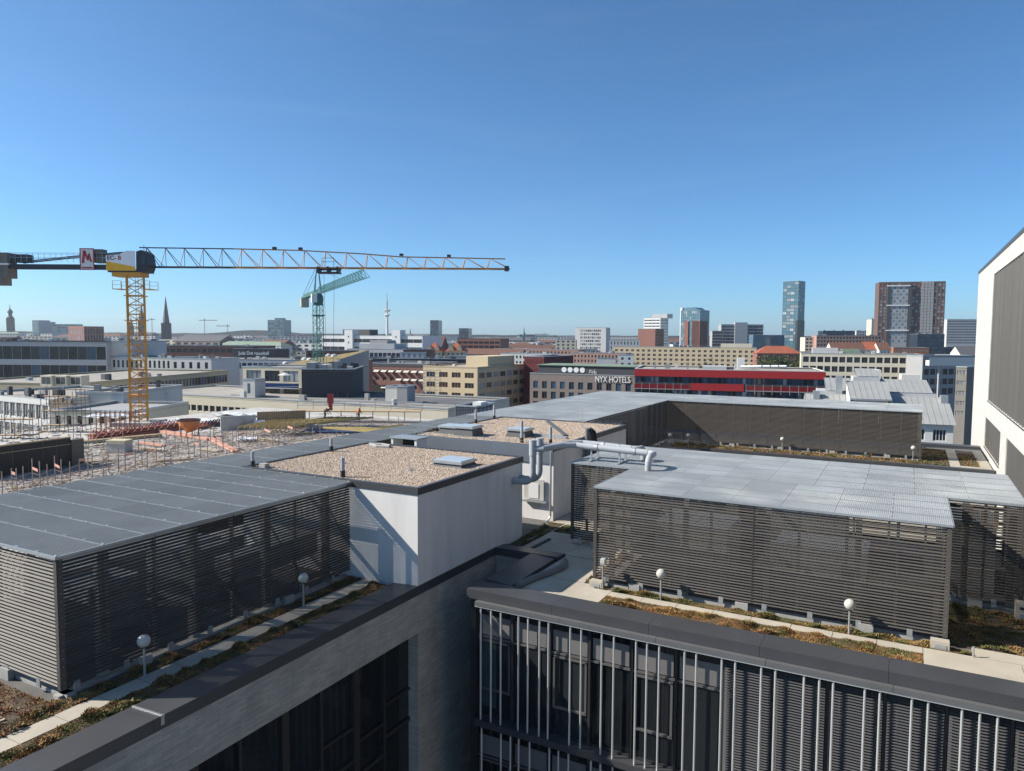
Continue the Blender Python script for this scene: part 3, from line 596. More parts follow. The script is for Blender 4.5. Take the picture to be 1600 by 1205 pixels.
for zt in (.16, -3.96, -7.9):
    n = 7
    for i in range(n):
        a, b = -12.0 + 20.9*i/n, -12.0 + 20.9*(i+1)/n
        if zt > 0: MB().box(a+.006, 19.74, -.19, b-.006, 19.93, -.06).build('pelmet', mat('grey_pelmet', (.20, .20, .205), .4, .4, .08), fb); MB().box(a, 19.76, -.24, b, 19.80, -.198).build('rail', BARM, fb)
        else: MB().box(a+.006, 19.72, zt-.20, b-.006, YF-.03, zt).build('ledge', COPING, fb)
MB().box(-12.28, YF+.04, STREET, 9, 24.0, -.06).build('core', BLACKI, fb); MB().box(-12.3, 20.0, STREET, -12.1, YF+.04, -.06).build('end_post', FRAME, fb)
MB().box(-12.1, 20.0, STREET, 9, YF-.02, -11.6).build('lower_wall', FRAME, fb)

# ================================================================== white clinker tower at right
tw = thing('white_tower', 'tall white clinker tower with finned dark openings at right edge', 'building')
tb = MB(); TX = 5.0
def wall_nx(mb, x, y0, y1, z0, z1, holes, rev=.5):
    ys = sorted({y0, y1, *[h[0] for h in holes], *[h[1] for h in holes]}); zs = sorted({z0, z1, *[h[2] for h in holes], *[h[3] for h in holes]})
    for a, b in zip(ys, ys[1:]):
        for c, d in zip(zs, zs[1:]):
            if any(h[0] <= a and b <= h[1] and h[2] <= c and d <= h[3] for h in holes): continue
            mb.quad((x, b, c), (x, a, c), (x, a, d), (x, b, d))
    for a, b, c, d in holes:
        for q in (((x, a, c), (x+rev, a, c), (x+rev, a, d), (x, a, d)), ((x, b, c), (x, b, d), (x+rev, b, d), (x+rev, b, c)), ((x, a, d), (x+rev, a, d), (x+rev, b, d), (x, b, d)), ((x, a, c), (x, b, c), (x+rev, b, c), (x+rev, a, c))): mb.quad(*q)
HO = [(36.0, 62.0, 4.05, 12.95), (52.9, 63.0, .65, 2.8), (40.0, 49.8, -3.2, 2.85), (12.0, 34.6, -8.0, 12.95), (52.9, 63.0, -6.0, -1.0)]
wall_nx(tb, TX, 10, 75.4, STREET, 14.0, HO)
tb.quad((TX, 75.4, STREET), (TX, 75.4, 14.0), (30, 75.4, 14.0), (30, 75.4, STREET)); tb.quad((TX, 10, STREET), (30, 10, STREET), (30, 10, 14), (TX, 10, 14)); tb.quad((30, 10, STREET), (30, 75.4, STREET), (30, 75.4, 14), (30, 10, 14))
tb.build('wall', TBRICK, tw)
MB().box(TX-.05, 9.9, 14.0, 30.1, 75.5, 14.22).build('coping', COPING, tw)
FINM = mat('warm_grey_fin', (.115, .11, .104), .55, .25, .06, rnd=.1); FIN2 = mat('grey_glazing', (.10, .10, .10), .2, .1, .1)
for a, b, c, d in HO:
    box_part('glazing', FIN2, tw, TX+.46, a, c, TX+.5, b, d)
    n = max(2, round((b-a)/1.05))
    for i in range(n):
        y = a + (b-a)*(i+.5)/n
        fm = MB().bar((TX+.30, y, c+.02), (TX+.30, y, d-.02), .62, .05, upv=(.45, .9, 0)); fm.build('fin', FINM, tw)
    for z in np.arange(c+3.1, d-.5, 3.1): MB().box(TX+.12, a, z, TX+.2, b, z+.1).build('rail', FINM, tw)
for a, b, c, d in HO[:3]: MB().box(TX-.04, a-.05, c-.06, TX+.3, b+.05, c-.004).build('sill', COPING, tw)
# ================================================================== building site
def onz(px, py, z):
    d = ray(px, py); return EYE + d*((z-EYE.z)/d.z)
def text_mesh(txt, size, depth, M, bold=True):
    cu = bpy.data.curves.new('lettering', 'FONT'); cu.body = txt; cu.size = size; cu.extrude = depth; cu.align_x = 'CENTER'; cu.align_y = 'CENTER'
    if bold: cu.offset = size*.018
    o = bpy.data.objects.new('lettering', cu); C.objects.link(o); bpy.context.view_layer.update()
    me = bpy.data.meshes.new_from_object(o.evaluated_get(bpy.context.evaluated_depsgraph_get())); bpy.data.objects.remove(o)
    me.materials.clear(); me.materials.append(M); return me
CAMR = Vector((math.cos(YAW), math.sin(YAW), 0)); CAMF = Vector((-math.sin(YAW), math.cos(YAW), 0))   # right / ahead
SZ = -4.0
SITE = mat('site_concrete', (.50, .485, .46), .95, 0, .2, .5, .3, 20, stain=((.26, .22, .18), .6))
struct('site_slab', MB().box(-98, 14, STREET, -26.2, 90, SZ), SITE)
RED = mat('red_oxide_steel', (.38, .135, .09), .7, .1, .2, 2); ORANGE = mat('orange_paint', (.62, .22, .07), .6, .1, .15, 2); SALMON = mat('salmon_tube', (.64, .34, .25), .6, 0, .12, 2)
YWOOD = mat('yellow_formwork_beam', (.42, .315, .12), .7, 0, .2, 3); TIMBER = mat('raw_timber', (.48, .36, .22), .8, 0, .2, 3); RUST = mat('rebar_rust', (.40, .33, .29), .85, 0, .2, 5)
BLACKF = mat('black_formply', (.018, .016, .015), .5, 0, .2, 1); SHEET = mat('white_sheeting', (.78, .80, .82), .6, 0, .06, 2, .5, 4)
# reinforcement lying over the slab: uncountable
mb = MB(); rng = random.Random(8)
for i in range(150):
    y = 18 + i*.46; mb.bar((-72-rng.uniform(0, 6), y, SZ+.12), (-26.6, y+rng.uniform(-.15, .15), SZ+.12), .03, .03)
for i in range(90):
    x = -78 + i*.57; mb.bar((x, 16, SZ+.16), (x+rng.uniform(-.2, .2), 84, SZ+.16), .03, .03)
mb.build('reinforcement_mesh', RUST, label='rusty reinforcement mesh lying over the building-site slab', cat='rebar', kind='stuff')
mb = MB()
for i in range(2600):
    p = onz(rng.uniform(0, 620), rng.uniform(662, 770), SZ); l = rng.uniform(.1, .9); a = rng.uniform(0, 3.1)
    mb.bar((p.x, p.y, SZ+.05), (p.x+l*math.cos(a), p.y+l*math.sin(a), SZ+.08), rng.uniform(.04, .22), .1, m=rng.choice((0, 0, 1, 1, 1, 2)))
mb.build('site_debris', [TIMBER, SITE, SHEET, SALMON], label='small offcuts and debris scattered over the site slab', cat='debris', kind='stuff')
# guard rail along the slab edge facing the enclosure
gr = thing('guard_rail', 'row of thin guard-rail posts with orange boards along the slab edge', 'railing')
POLE = mat('scaffold_tube', (.30, .24, .22), .5, .5, .1); pm = MB().box(-.03, -.03, 0, .03, .03, 2.0).mesh('post', POLE)
ppts = []
for i, px in enumerate(range(-20, 470, 12)):
    p = onz(px+rng.uniform(-4, 4), 772-.19*px+rng.uniform(-3, 6), SZ); ppts.append(p)
    link('post', pm, gr, (p.x, p.y, SZ), scale=(1, 1, rng.uniform(.75, 1.15)))
for i, (a, b) in enumerate(zip(ppts, ppts[1:])):
    for z in (.55, 1.1): MB().bar((a.x, a.y, SZ+z), (b.x, b.y, SZ+z), .035).build('rail', POLE, gr)
    if i % 3 == 0: c = a + (b-a)*.75; MB().bar((a.x, a.y, SZ+1.5), (c.x, c.y, SZ+1.45), .03, .22).build('board', SALMON, gr)
gr2 = thing('guard_rail', 'second row of guard-rail posts farther across the slab', 'railing')
for i, px in enumerate(range(95, 640, 11)):
    p = onz(px+rng.uniform(-3, 3), 708-.045*px+rng.uniform(-8, 8), SZ); link('post', pm, gr2, (p.x, p.y, SZ), scale=(1, 1, rng.uniform(.6, 1.0)))
# black formwork wall at left
a, b = onz(-30, 752, SZ), onz(112, 729, SZ); L = (b-a).length; an = math.atan2(b.y-a.y, b.x-a.x)
fwk = thing('formwork_wall', 'long black formwork wall panel with pale top edge at left of the site', 'formwork', (a.x, a.y, SZ), an)
for i in range(6): MB().box(L*i/6+.02, 0, 0, L*(i+1)/6-.02, .12, 2.7).build('panel', BLACKF, fwk)
MB().box(0, -.03, 2.7, L, .25, 2.82).build('top_edge', TIMBER, fwk); MB().box(L, -.1, 0, L+1.2, .3, 2.5).build('end_panel', mat('brown_formply', (.16, .13, .10), .7), fwk); MB().box(0, -.06, 2.1, L, -.01, 2.16).build('waler', TIMBER, fwk)
for i in range(9): MB().bar((L*i/8, .15, 2.4), (L*i/8, 1.9, .1), .07).build('prop', RED, fwk)
# red girders, salmon tubes
def onsite(px, py, z=0): v = onz(px, py, SZ+z); return Vector((v.x, v.y, SZ+z))
for k, (p0, p1, n, M, w_, lb) in enumerate([((140, 690), (292, 668), 5, RED, .32, 'stack of red steel girders lying before the yellow crane'), ((255, 676), (330, 689), 2, SALMON, .30, 'pair of salmon tubes lying on the slab'), ((330, 687), (371, 708), 2, SALMON, .26, 'pair of salmon tubes angled towards the grating roof'),
                                          ((300, 672), (345, 662), 3, RED, .25, 'short red girders behind the orange hopper'), ((60, 700), (250, 682), 2, TIMBER, .35, 'long timber beams lying across the slab'), ((222, 694), (258, 699), 2, SALMON, .22, 'short salmon tubes beside the pallet pack')]):
    t = thing('girder_stack', lb, 'girders'); a, b = onsite(*p0), onsite(*p1); nrm = (b-a).cross(Vector((0, 0, 1))).normalized()
    for i in range(n):
        o_ = nrm*(w_*1.5*(i % 3)) + Vector((0, 0, .2 + .45*(i//3)))
        MB().bar(a+o_, b+o_, w_, w_).build('girder', M, t)
        if M is RED:
            mbb = MB(); LL = (b-a).length
            for q in range(int(LL/1.0)): pa_ = a+(b-a)*(q/LL)+o_; mbb.bar(pa_+Vector((0, 0, .1)), pa_+(b-a)*(.5/LL)+o_*0+Vector((0, 0, .62)), .07); mbb.bar(pa_+(b-a)*(.5/LL)+Vector((0, 0, .62)), pa_+(b-a)*(1/LL)+Vector((0, 0, .1)), .07)
            mbb.build('lattice', RED, t)
p = onsite(296, 684); t = thing('concrete_hopper', 'round orange concrete hopper on legs on the site slab', 'hopper', p)
MB().lathe([(.35, .7), (1.15, 1.5), (1.25, 2.1)], 16).build('bowl', ORANGE, t); MB().lathe([(1.3, 2.08), (1.34, 2.22), (1.1, 2.24)], 16).build('rim', FRAME, t)
for a in range(4): MB().bar((1.0*math.cos(a*1.57+.6), 1.0*math.sin(a*1.57+.6), 0), (1.1*math.cos(a*1.57+.6), 1.1*math.sin(a*1.57+.6), 1.5), .11).build('leg', ORANGE, t)
p = onsite(187, 707); t = thing('pallet_pack', 'wrapped pale pallet pack on the slab', 'pack', p, .4); MB().box(-1.0, -.7, 0, 1.0, .7, 1.0).build('wrapping', mat('grey_wrap', (.5, .47, .43), .7, 0, .2, 3, .4, 6), t); MB().box(-1.05, -.75, 1.0, 1.05, .75, 1.35).build('cover', mat('straw_cover', (.62, .54, .36), .8), t); MB().box(-1, -.7, -.0, 1, -.6, .12).build('pallet', TIMBER, t)
# formwork decks with yellow beams, concrete upstand, white sheeting, pit shade painted as a blue sheet
for k, (p0, p1, n, lb) in enumerate([((372, 668), (440, 655), 9, 'yellow formwork beams laid in a fan on the middle of the site'), ((505, 668), (600, 676), 7, 'yellow formwork beams below the working deck'), ((440, 662), (520, 652), 7, 'yellow formwork beams next to the grey upstand'), ((570, 672), (630, 664), 5, 'yellow formwork beams at the far right of the site')]):
    t = thing('formwork_beams', lb, 'beams'); a, b = onsite(*p0, 1.2), onsite(*p1, 1.2)
    for i in range(n): MB().bar(a+CAMR*.75*i, b+CAMR*.9*i, .10, .24).build('beam', YWOOD, t)
for k, (pl, pr, py, h, lb) in enumerate([((345), (400), 671, 1.9, 'grey concrete upstand behind the salmon tubes'), (402, 478, 668, 2.3, 'ribbed brown formwork wall at the middle of the site')]):
    a, b = onsite(pl, py+3), onsite(pr, py); L = (b-a).length
    t = thing('upstand_wall', lb, 'wall', a, math.atan2(b.y-a.y, b.x-a.x)); MB().box(0, 0, 0, L, .3, h).build('wall', SITE if k == 0 else mat('brown_formwork', (.27, .22, .17), .8), t)
    if k:
        for i in range(22): MB().box(L*i/22, -.08, 0, L*i/22+.12, -.002, h).build('rib', TIMBER, t)
t = thing('sheet_stack', 'white board standing against the ribbed formwork wall', 'board', onsite(407, 671), math.atan2(CAMR.y, CAMR.x)); MB().box(-.7, -.3, 0, .7, -.15, 1.25).build('board', SHEET, t)
for k, (px, py, w_, d_, lb) in enumerate([(180, 652, 7, 6, 'crumpled white sheeting in front of the beige wall'), (330, 661, 12, 5, 'white insulation sheeting behind the orange hopper'), (385, 650, 9, 4, 'white sheeting beside the low window building'), (385, 690, 2.2, 2, 'small white sheet lying on the slab')]):
    p = onsite(px, py); mb = MB(); n = 12; r_ = random.Random(k)
    hs = [[.15+r_.uniform(0, .38) for _ in range(n+1)] for _ in range(n+1)]
    for i in range(n):
        for j in range(n): mb.quad(*[( (ii/n-.5)*w_, (jj/n-.5)*d_, hs[ii][jj]) for ii, jj in ((i, j), (i+1, j), (i+1, j+1), (i, j+1))])
    mb.build('plastic_sheeting', SHEET, loc=p, label=lb, cat='sheeting').rotation_euler = (0, 0, YAW)
t = thing('painted_shade', 'dark blue painted shade of the pit beside the white plant rooms', 'painted_shade', onsite(563, 676), YAW); MB().box(-7, -2.0, .1, 6, 2.0, .35).build('shade_box', mat('pit_shade_blue', (.03, .06, .14), .6, 0, .2, 1, .4, 2), t)  # dark box painted as the blue shade of a pit
t = thing('formwork_table', 'pale formwork deck panel on which the workers stand', 'formwork', onsite(560, 660), YAW)
for i in range(8): MB().box(-9+2.25*i+.03, -1.2, 1.6, -9+2.25*(i+1)-.03, 1.2, 1.72).build('panel', TIMBER, t)
for i in range(9): MB().box(-9+2.25*i-.06, -1.0, 0, -9+2.25*i+.06, -.88, 1.6).build('prop', STEEL, t); MB().box(-9+2.25*i-.03, 1.15, 1.72, -9+2.25*i+.03, 1.2, 2.85).build('rail_post', STEEL, t)
for z in (2.25, 2.8): MB().box(-9, 1.16, z, 9, 1.2, z+.12).build('guard_board', WHITE, t)
for k, (px, py, n, lb) in enumerate([(60, 722, 6, 'timber plank stack right of the black formwork wall'), (120, 700, 5, 'plank stack in front of the scaffold'), (150, 722, 4, 'low plank stack before the pallet pack'), (240, 705, 5, 'plank stack right of the pallet pack'), (270, 720, 4, 'planks lying near the slab edge'), (330, 705, 4, 'planks below the salmon tubes'), (420, 690, 5, 'plank stack near the middle of the slab'), (470, 680, 6, 'plank stack right of the ribbed wall'), (500, 690, 3, 'few planks near the gravel roof'), (440, 676, 5, 'plank stack before the ribbed wall')]):
    t = thing('plank_stack', lb, 'planks', onsite(px, py), YAW+rng.uniform(-.6, .6))
    for i in range(n): MB().box(-1.6+rng.uniform(-.3, .3), -.55+.26*(i % 4), .12+.1*(i//4)+.02*i, 1.6+rng.uniform(-.4, .3), -.32+.26*(i % 4), .2+.1*(i//4)+.02*i).build('plank', (TIMBER, SITE)[i % 2], t)
# workers
SKIN = mat('skin', (.45, .27, .19), .6); 
def worker(p, bend, label, topcol, legcol, face):
    me = bpy.data.meshes.new('body'); b = bend
    J = {'pel': (0, 0, .95), 'ch': (0, -.42*b, 1.38-.20*b), 'nk': (0, -.58*b, 1.52-.32*b), 'hd': (0, -.68*b-.02, 1.68-.38*b), 'ls': (-.19, -.44*b, 1.42-.22*b), 'le': (-.27, -.52*b-.06, 1.14-.26*b), 'lh': (-.24, -.62*b-.22, .92-.28*b), 'rs': (.19, -.44*b, 1.42-.22*b), 're': (.28, -.50*b-.05, 1.14-.26*b), 'rh': (.26, -.60*b-.24, .95-.28*b),
         'lk': (-.12, -.05-.1*b, .50), 'lf': (-.13, 0, .06), 'lt': (-.13, -.16, .03), 'rk': (.13, -.12, .50), 'rf': (.16, .08, .06), 'rt': (.16, -.08, .03)}
    E_ = [('pel', 'ch'), ('ch', 'nk'), ('nk', 'hd'), ('ch', 'ls'), ('ls', 'le'), ('le', 'lh'), ('ch', 'rs'), ('rs', 're'), ('re', 'rh'), ('pel', 'lk'), ('lk', 'lf'), ('lf', 'lt'), ('pel', 'rk'), ('rk', 'rf'), ('rf', 'rt')]
    rad = dict(pel=.15, ch=.16, nk=.07, hd=.105, ls=.075, le=.052, lh=.045, rs=.075, re=.052, rh=.045, lk=.075, lf=.055, lt=.05, rk=.075, rf=.055, rt=.05)
    ks = list(J); me.from_pydata([J[k] for k in ks], [(ks.index(x), ks.index(y)) for x, y in E_], [])
    me.skin_vertices.new(name='skin') if hasattr(me.skin_vertices, 'new') else None
    t = thing('person', label, 'person', p, face)
    o = link('body', me, t); me.materials.append(mat('work_clothes_'+legcol[0], legcol[1], .9))
    md = o.modifiers.new('skin', 'SKIN')
    lay = me.skin_vertices[0].data
    for i, k in enumerate(ks): lay[i].radius = (rad[k], rad[k]*.8 if k in ('pel', 'ch') else rad[k]); lay[i].use_root = (k == 'pel')
    o.modifiers.new('sub', 'SUBSURF').render_levels = 2
    hx, hy, hz = J['hd']
    MB().lathe([(.115, -.01), (.125, .0), (.115, .06), (.08, .12), (.0, .145)], 12, (hx, hy, hz+.03)).build('helmet', mat('yellow_helmet', (.75, .5, .05), .4), t)
    MB().lathe([(0.01, -.11), (.06, -.1), (.095, -.03), (.1, .03)], 10, (hx, hy-.015, hz)).build('face', SKIN, t)
    MB().tube([J['pel'], J['ch'], (J['ch'][0], J['ch'][1]*1.1, J['ch'][2]+.09)], [.19, .215, .13], 12).build('vest', mat('vest_'+topcol[0], topcol[1], .7), t)
worker(onz(560, 657, SZ+1.72), .25, 'standing worker in orange vest and yellow helmet on the formwork deck', ('orange', (.75, .22, .03)), ('dark', (.05, .05, .07)), YAW+2.2)
worker(onz(507, 654, SZ+1.72), 1.0, 'bending worker in dark clothes and yellow helmet at the deck rail', ('brown', (.16, .10, .06)), ('black', (.03, .03, .035)), YAW+1.2)
# scaffold at the left building
def scaffold(px0, px1, D, z0, h, nb, nl, label, dep=1.1, M=POLE, deckm=TIMBER, rot=None, brace=True):
    a = at(px0, 690, D); b = at(px1, 690, D); L = (b-a).length
    t = thing('scaffold', label, 'scaffold', (a.x, a.y, z0), YAW if rot is None else rot)
    for i in range(nb+1):
        for y in (0, dep): MB().box(L*i/nb-.03, y-.03, 0, L*i/nb+.03, y+.03, h+random.uniform(-.5, .4)).build('standard', M, t)
    for k in range(1, nl+1):
        z = h*k/(nl+.4)
        for y in (0, dep):
            MB().box(0, y-.025, z, L, y+.025, z+.05).build('ledger', M, t); MB().box(0, y-.025, z+.9, L, y+.025, z+.95).build('ledger', M, t)
        for i in range(nb):
            if deckm: MB().box(L*i/nb+.05, .05, z+.05, L*(i+1)/nb-.05, dep-.05, z+.10).build('deck', deckm, t)
            if brace and (i+k) % 2: MB().bar((L*i/nb, -.03, z), (L*(i+1)/nb, -.03, z+h/(nl+.4)), .04).build('brace', M, t)
random.seed(5)
scaffold(66, 135, 92, SZ-1, 6.2, 5, 3, 'tube scaffold with timber decks in front of the beige wall')
scaffold(-6, 52, 86, SZ-1.5, 4.5, 4, 2, 'low scaffold at the far left beside the black formwork')
t = thing('rebar_cage', 'dense rusty reinforcement cage standing near the crane foot', 'rebar', onsite(182, 682), YAW)
for i in range(9): MB().bar((-2.4+.6*i, 0, 0), (-2.4+.6*i, 0, 3.2), .07).build('bar', RED, t); MB().bar((-2.4+.6*i, .8, 0), (-2.4+.6*i, .8, 3.0), .07).build('bar', RED, t)
for k in range(6): MB().bar((-2.6, 0, .4+.5*k), (2.6, 0, .4+.5*k), .06).build('bar', RED, t)

# ================================================================== tower cranes
CY_ = mat('crane_yellow', (.70, .33, .04), .5, .1, .12, 1); CJB = mat('crane_jib_orange', (.46, .20, .04), .6, .05, .15, 1); CDK = mat('crane_dark_steel', (.055, .055, .065), .5, .3, .12, 1); CGR = mat('crane_green', (.055, .20, .17), .5, .1, .12, 1); CWH = mat('crane_white', (.92, .93, .94), .5, 0, .05)
CCON = mat('counterweight_concrete', (.22, .20, .18), .9, 0, .2, .6); CRED = mat('sign_red', (.45, .03, .04), .5)
def mast_mesh(w, h, M, leg=.20, br=.10):
    mb = MB(); c = [(-w/2, -w/2), (w/2, -w/2), (w/2, w/2), (-w/2, w/2)]
    for x, y in c: mb.box(x-leg/2, y-leg/2, 0, x+leg/2, y+leg/2, h)
    for i in range(4):
        (x0, y0), (x1, y1) = c[i], c[(i+1) % 4]
        mb.bar((x0, y0, 0), (x1, y1, 0), br*1.2); mb.bar((x0, y0, 0), (x1, y1, h/2), br); mb.bar((x1, y1, h/2), (x0, y0, h), br); mb.bar((x0, y0, h/2), (x1, y1, h/2), br*.8)
    mb.bar((0, -.25, 0), (0, -.25, h), .06); mb.bar((.35, -.25, 0), (.35, -.25, h), .06)
    for k in range(6): mb.bar((0, -.25, h*k/6), (.35, -.25, h*k/6), .045)
    return mb.mesh('mast_section', M)
def jib_section(root, p, q, w, h0, h1, M, n, ch=.13, br=.07, name='jib_section'):
    """triangular truss: two bottom chords, one top chord; p,q = bottom centre points"""
    p = Vector(p); q = Vector(q); d = (q-p); L = d.length; d /= L; s = d.cross(Vector((0, 0, 1))).normalized()*w/2; upz = Vector((0, 0, 1))
    mb = MB(); T0, T1 = p+upz*h0, q+upz*h1
    mb.bar(p-s, q-s, ch); mb.bar(p+s, q+s, ch); mb.bar(T0, T1, ch*1.1)
    for i in range(n):
        a = p+d*L*i/n; b = p+d*L*(i+1)/n; mid = p+d*L*(i+.0)/n + upz*(h0+(h1-h0)*i/n)
        for sg in (-1, 1):
            mb.bar(a+s*sg+d*L/n*.25, mid+d*L/n*.38, br); mb.bar(mid+d*L/n*.38, b+s*sg+d*L/n*.2, br)
        mb.bar(a-s, a+s, br*.8); mb.bar(a-s, b+s, br*.8)
    return mb.build(name, M, root)
# --- yellow crane
cb = at(218, 664, 100); base = Vector((cb.x, cb.y, SZ))
zs = 16.1
yc = thing('tower_crane', 'large yellow flat-top tower crane with dark counter-jib standing on the building site', 'crane', (base.x, base.y, 0), YAW)
mm = mast_mesh(2.05, 2.5, CY_)
for k in range(8): link('mast_section', mm, yc, (0, 0, zs-2.5*(k+1)), R_(24))
MB().box(-2.6, -2.6, SZ+.02, 2.6, 2.6, SZ+.6).build('foundation', SITE, yc)
for z in (zs-2.6, zs-5.9, zs-9.2, zs-12.6, zs-16): MB().box(-1.1, -1.1, z, 1.1, 1.1, z+.12).build('platform', CY_, yc)
# railing gallery under the slew ring
for sg in (-1, 1):
    g = MB(); x = sg*1.35
    g.box(min(x, x+sg*1.2), -1.2, zs-1.7, max(x, x+sg*1.2), 1.2, zs-1.62)
    for xx in (x, x+sg*1.15):
        for yy in (-1.15, 1.15): g.bar((xx, yy, zs-1.65), (xx, yy, zs-.55), .05)
    for zz in (zs-1.1, zs-.58): g.bar((x, -1.15, zz), (x+sg*1.15, -1.15, zz), .045); g.bar((x, 1.15, zz), (x+sg*1.15, 1.15, zz), .045)
    g.build('gallery', CY_, yc)
MB().prism([(-1.9, -1.2), (1.9, -1.2), (1.9, 1.2), (-1.9, 1.2)], zs, zs+.55).build('slewing_ring', CY_, yc)
zj = zs + 1.35      # jib bottom chord level
MB().box(-2.4, -1.25, zs+.55, 2.6, 1.25, zs+.9).build('turntable', CDK, yc)
pn = MB(); pn.add([(-2.55, -1.35, zs+.75), (1.35, -1.35, zs+.75), (1.35, -1.35, zs+1.25), (-2.55, -1.35, zs+2.0)], [(0, 1, 2, 3)]); pn.add([(-2.55, -1.30, zs+.75), (1.35, -1.30, zs+.75), (1.35, -1.30, zs+1.25), (-2.55, -1.30, zs+2.0)], [(0, 3, 2, 1)])
pn.build('yellow_panel', mat('crane_panel_yellow', (.95, .50, .03), .5), yc)
pn = MB(); pn.prism([(-2.55, zs+2.0), (1.35, zs+1.25), (1.35, zs+3.35), (.2, zs+3.4), (-.7, zs+2.9), (-2.55, zs+2.75)], -1.36, -1.30)
pn.v = [(x, z, y) for x, y, z in pn.v]; pn.build('white_panel', CWH, yc)
link('lettering', text_mesh('EC-', .8, .01, mat('letter_black', (.03, .03, .035), .5)), yc, (-1.78, -1.375, zs+2.4), (R_(90), 0, 0)); link('lettering', text_mesh('B', .8, .01, CRED), yc, (-.72, -1.375, zs+2.4), (R_(90), 0, 0))
cbm = MB(); cbm.prism([(1.4, zs+.85), (2.75, zs+.85), (2.95, zs+1.6), (2.75, zs+3.1), (2.1, zs+3.5), (1.45, zs+3.3)], -1.25, 1.1); cbm.v = [(x, z, y) for x, y, z in cbm.v]; cbm.build('cabin', CDK, yc)
MB().box(2.2, -1.27, zs+1.6, 2.75, -1.255, zs+2.9).build('cabin_window', GLASS, yc)
MB().bar((1.9, 0, zs+3.4), (1.9, 0, zs+4.3), .05).build('anemometer', CDK, yc)
# jib to the right (tapers in steps)
stations = [(1.3, 2.6), (14.0, 2.5), (22.5, 2.35), (31.0, 1.95), (36.5, 1.55), (44.0, 1.45), (50.6, 1.35)]
for (xa, ha), (xb, hb) in zip(stations, stations[1:]):
    jib_section(yc, (xa, 0, zj), (xb, 0, zj), 1.5, ha, hb, CDK if xa < 13 else CJB, max(2, round((xb-xa)/2.75)))
MB().box(50.5, -.8, zj-.25, 51.1, .8, zj+.35).build('jib_nose', CDK, yc)
for xx, hh in ((19.5, 2.5), (23.0, 2.45), (36.6, 1.7), (43, 1.6)): MB().box(xx-.25, -.2, zj+hh-.02, xx+.25, .2, zj+hh+.28).build('jib_joint', CDK, yc)
tr = MB(); tr.box(25.4, -.85, zj-.75, 28.3, .85, zj-.55); tr.box(25.4, -.85, zj-.25, 28.3, .85, zj-.1)
for xx in (25.5, 26.8, 28.1): tr.box(xx-.1, -.9, zj-.75, xx+.1, .9, zj+.15)
tr.build('trolley', CDK, yc); tg = MB()
for xx in (26.0, 27.6): tg.bar((xx, -.5, zj), (xx, -.5, zj+1.3), .05)
tg.bar((26, -.5, zj+1.3), (27.6, -.5, zj+1.3), .05); tg.bar((26, -.5, zj+.8), (27.6, -.5, zj+.8), .05); tg.build('trolley_rail', CDK, yc)
for xx in (26.1, 27.5): MB().bar((xx, 0, zj-.6), (26.8+(xx-26.8)*.55, 0, .35), .035).build('hoist_rope', CDK, yc)
hk = MB(); hk.box(26.4, -.18, -.9, 27.2, .18, .4); hk.box(26.55, -.14, -1.8, 27.05, .14, -.9); hk.build('hook_block', mat('hook_red', (.50, .06, .05), .5), yc)
hr = MB(); 
for sx in (-1, 1): hr.bar((26.8, 0, -1.8), (26.8+sx*1.6, 0, SZ+1.5), .03)
hr.build('sling', CDK, yc)
# counter-jib
MB().box(-21, -.75, zj-.35, -2.4, -.55, zj+.25).build('counter_jib', CDK, yc); MB().box(-21, .55, zj-.35, -2.4, .75, zj+.25).build('counter_jib', CDK, yc); MB().box(-21, -.55, zj-.05, -2.4, .55, zj+.05).build('walkway', CDK, yc)
for sy in (-.6, .6): MB().bar((-.6, sy, zs+3.25), (-7.0, sy, zs+2.7), .15).build('tie_bar', CDK, yc); MB().bar((-7, sy, zs+2.7), (-14.8, sy, zj+.5), .15).build('tie_bar', CDK, yc)
rl = MB()
for i in range(24): rl.bar((-20.5+.78*i, -.7, zj+.5), (-20.5+.78*i, -.7, zj+1.75), .035)
for z in (1.15, 1.75): rl.bar((-20.5, -.7, zj+z), (-2.6, -.7, zj+z), .04); rl.bar((-20.5, .7, zj+z), (-2.6, .7, zj+z), .04)
rl.build('railing', STEEL, yc); MB().box(-15.3, -.6, zj+.5, -13.4, .6, zj+1.55).build('hoist_winch', CDK, yc)
MB().box(-4.6, -.6, zj+.5, -3.4, .6, zj+2.3).build('switch_cabinet', mat('cabinet_olive', (.16, .16, .13), .6), yc)
for i in range(4): MB().box(-16.7-.8*i, -1.0, zj-1.6 - (.95 if i > 0 else 0), -15.95-.8*i, 1.0, zj+1.75).build('counterweight', CCON, yc)
MB().box(-20.5, -1.05, zj+.1, -15.8, 1.05, zj+.35).build('counterweight_frame', WHITE, yc)
sgn = thing('sign_board', 'white sign board with red zigzag letter emblem hung on the crane counter-jib', 'sign', (base.x, base.y, 0), YAW)
MB().box(-6.15, -1.0, zj+.1-.55, -4.35, -.92, zj+2.3).build('panel', WHITE, sgn)
fr = MB()
for b_ in ((-6.2, zj-.5, -6.08, zj+2.35), (-4.42, zj-.5, -4.3, zj+2.35), (-6.2, zj+2.25, -4.3, zj+2.37), (-6.2, zj-.52, -4.3, zj-.42)): fr.box(b_[0], -1.03, b_[1], b_[2], -.97, b_[3])
fr.build('frame', CRED, sgn)
em = MB(); Z0 = zj+.3
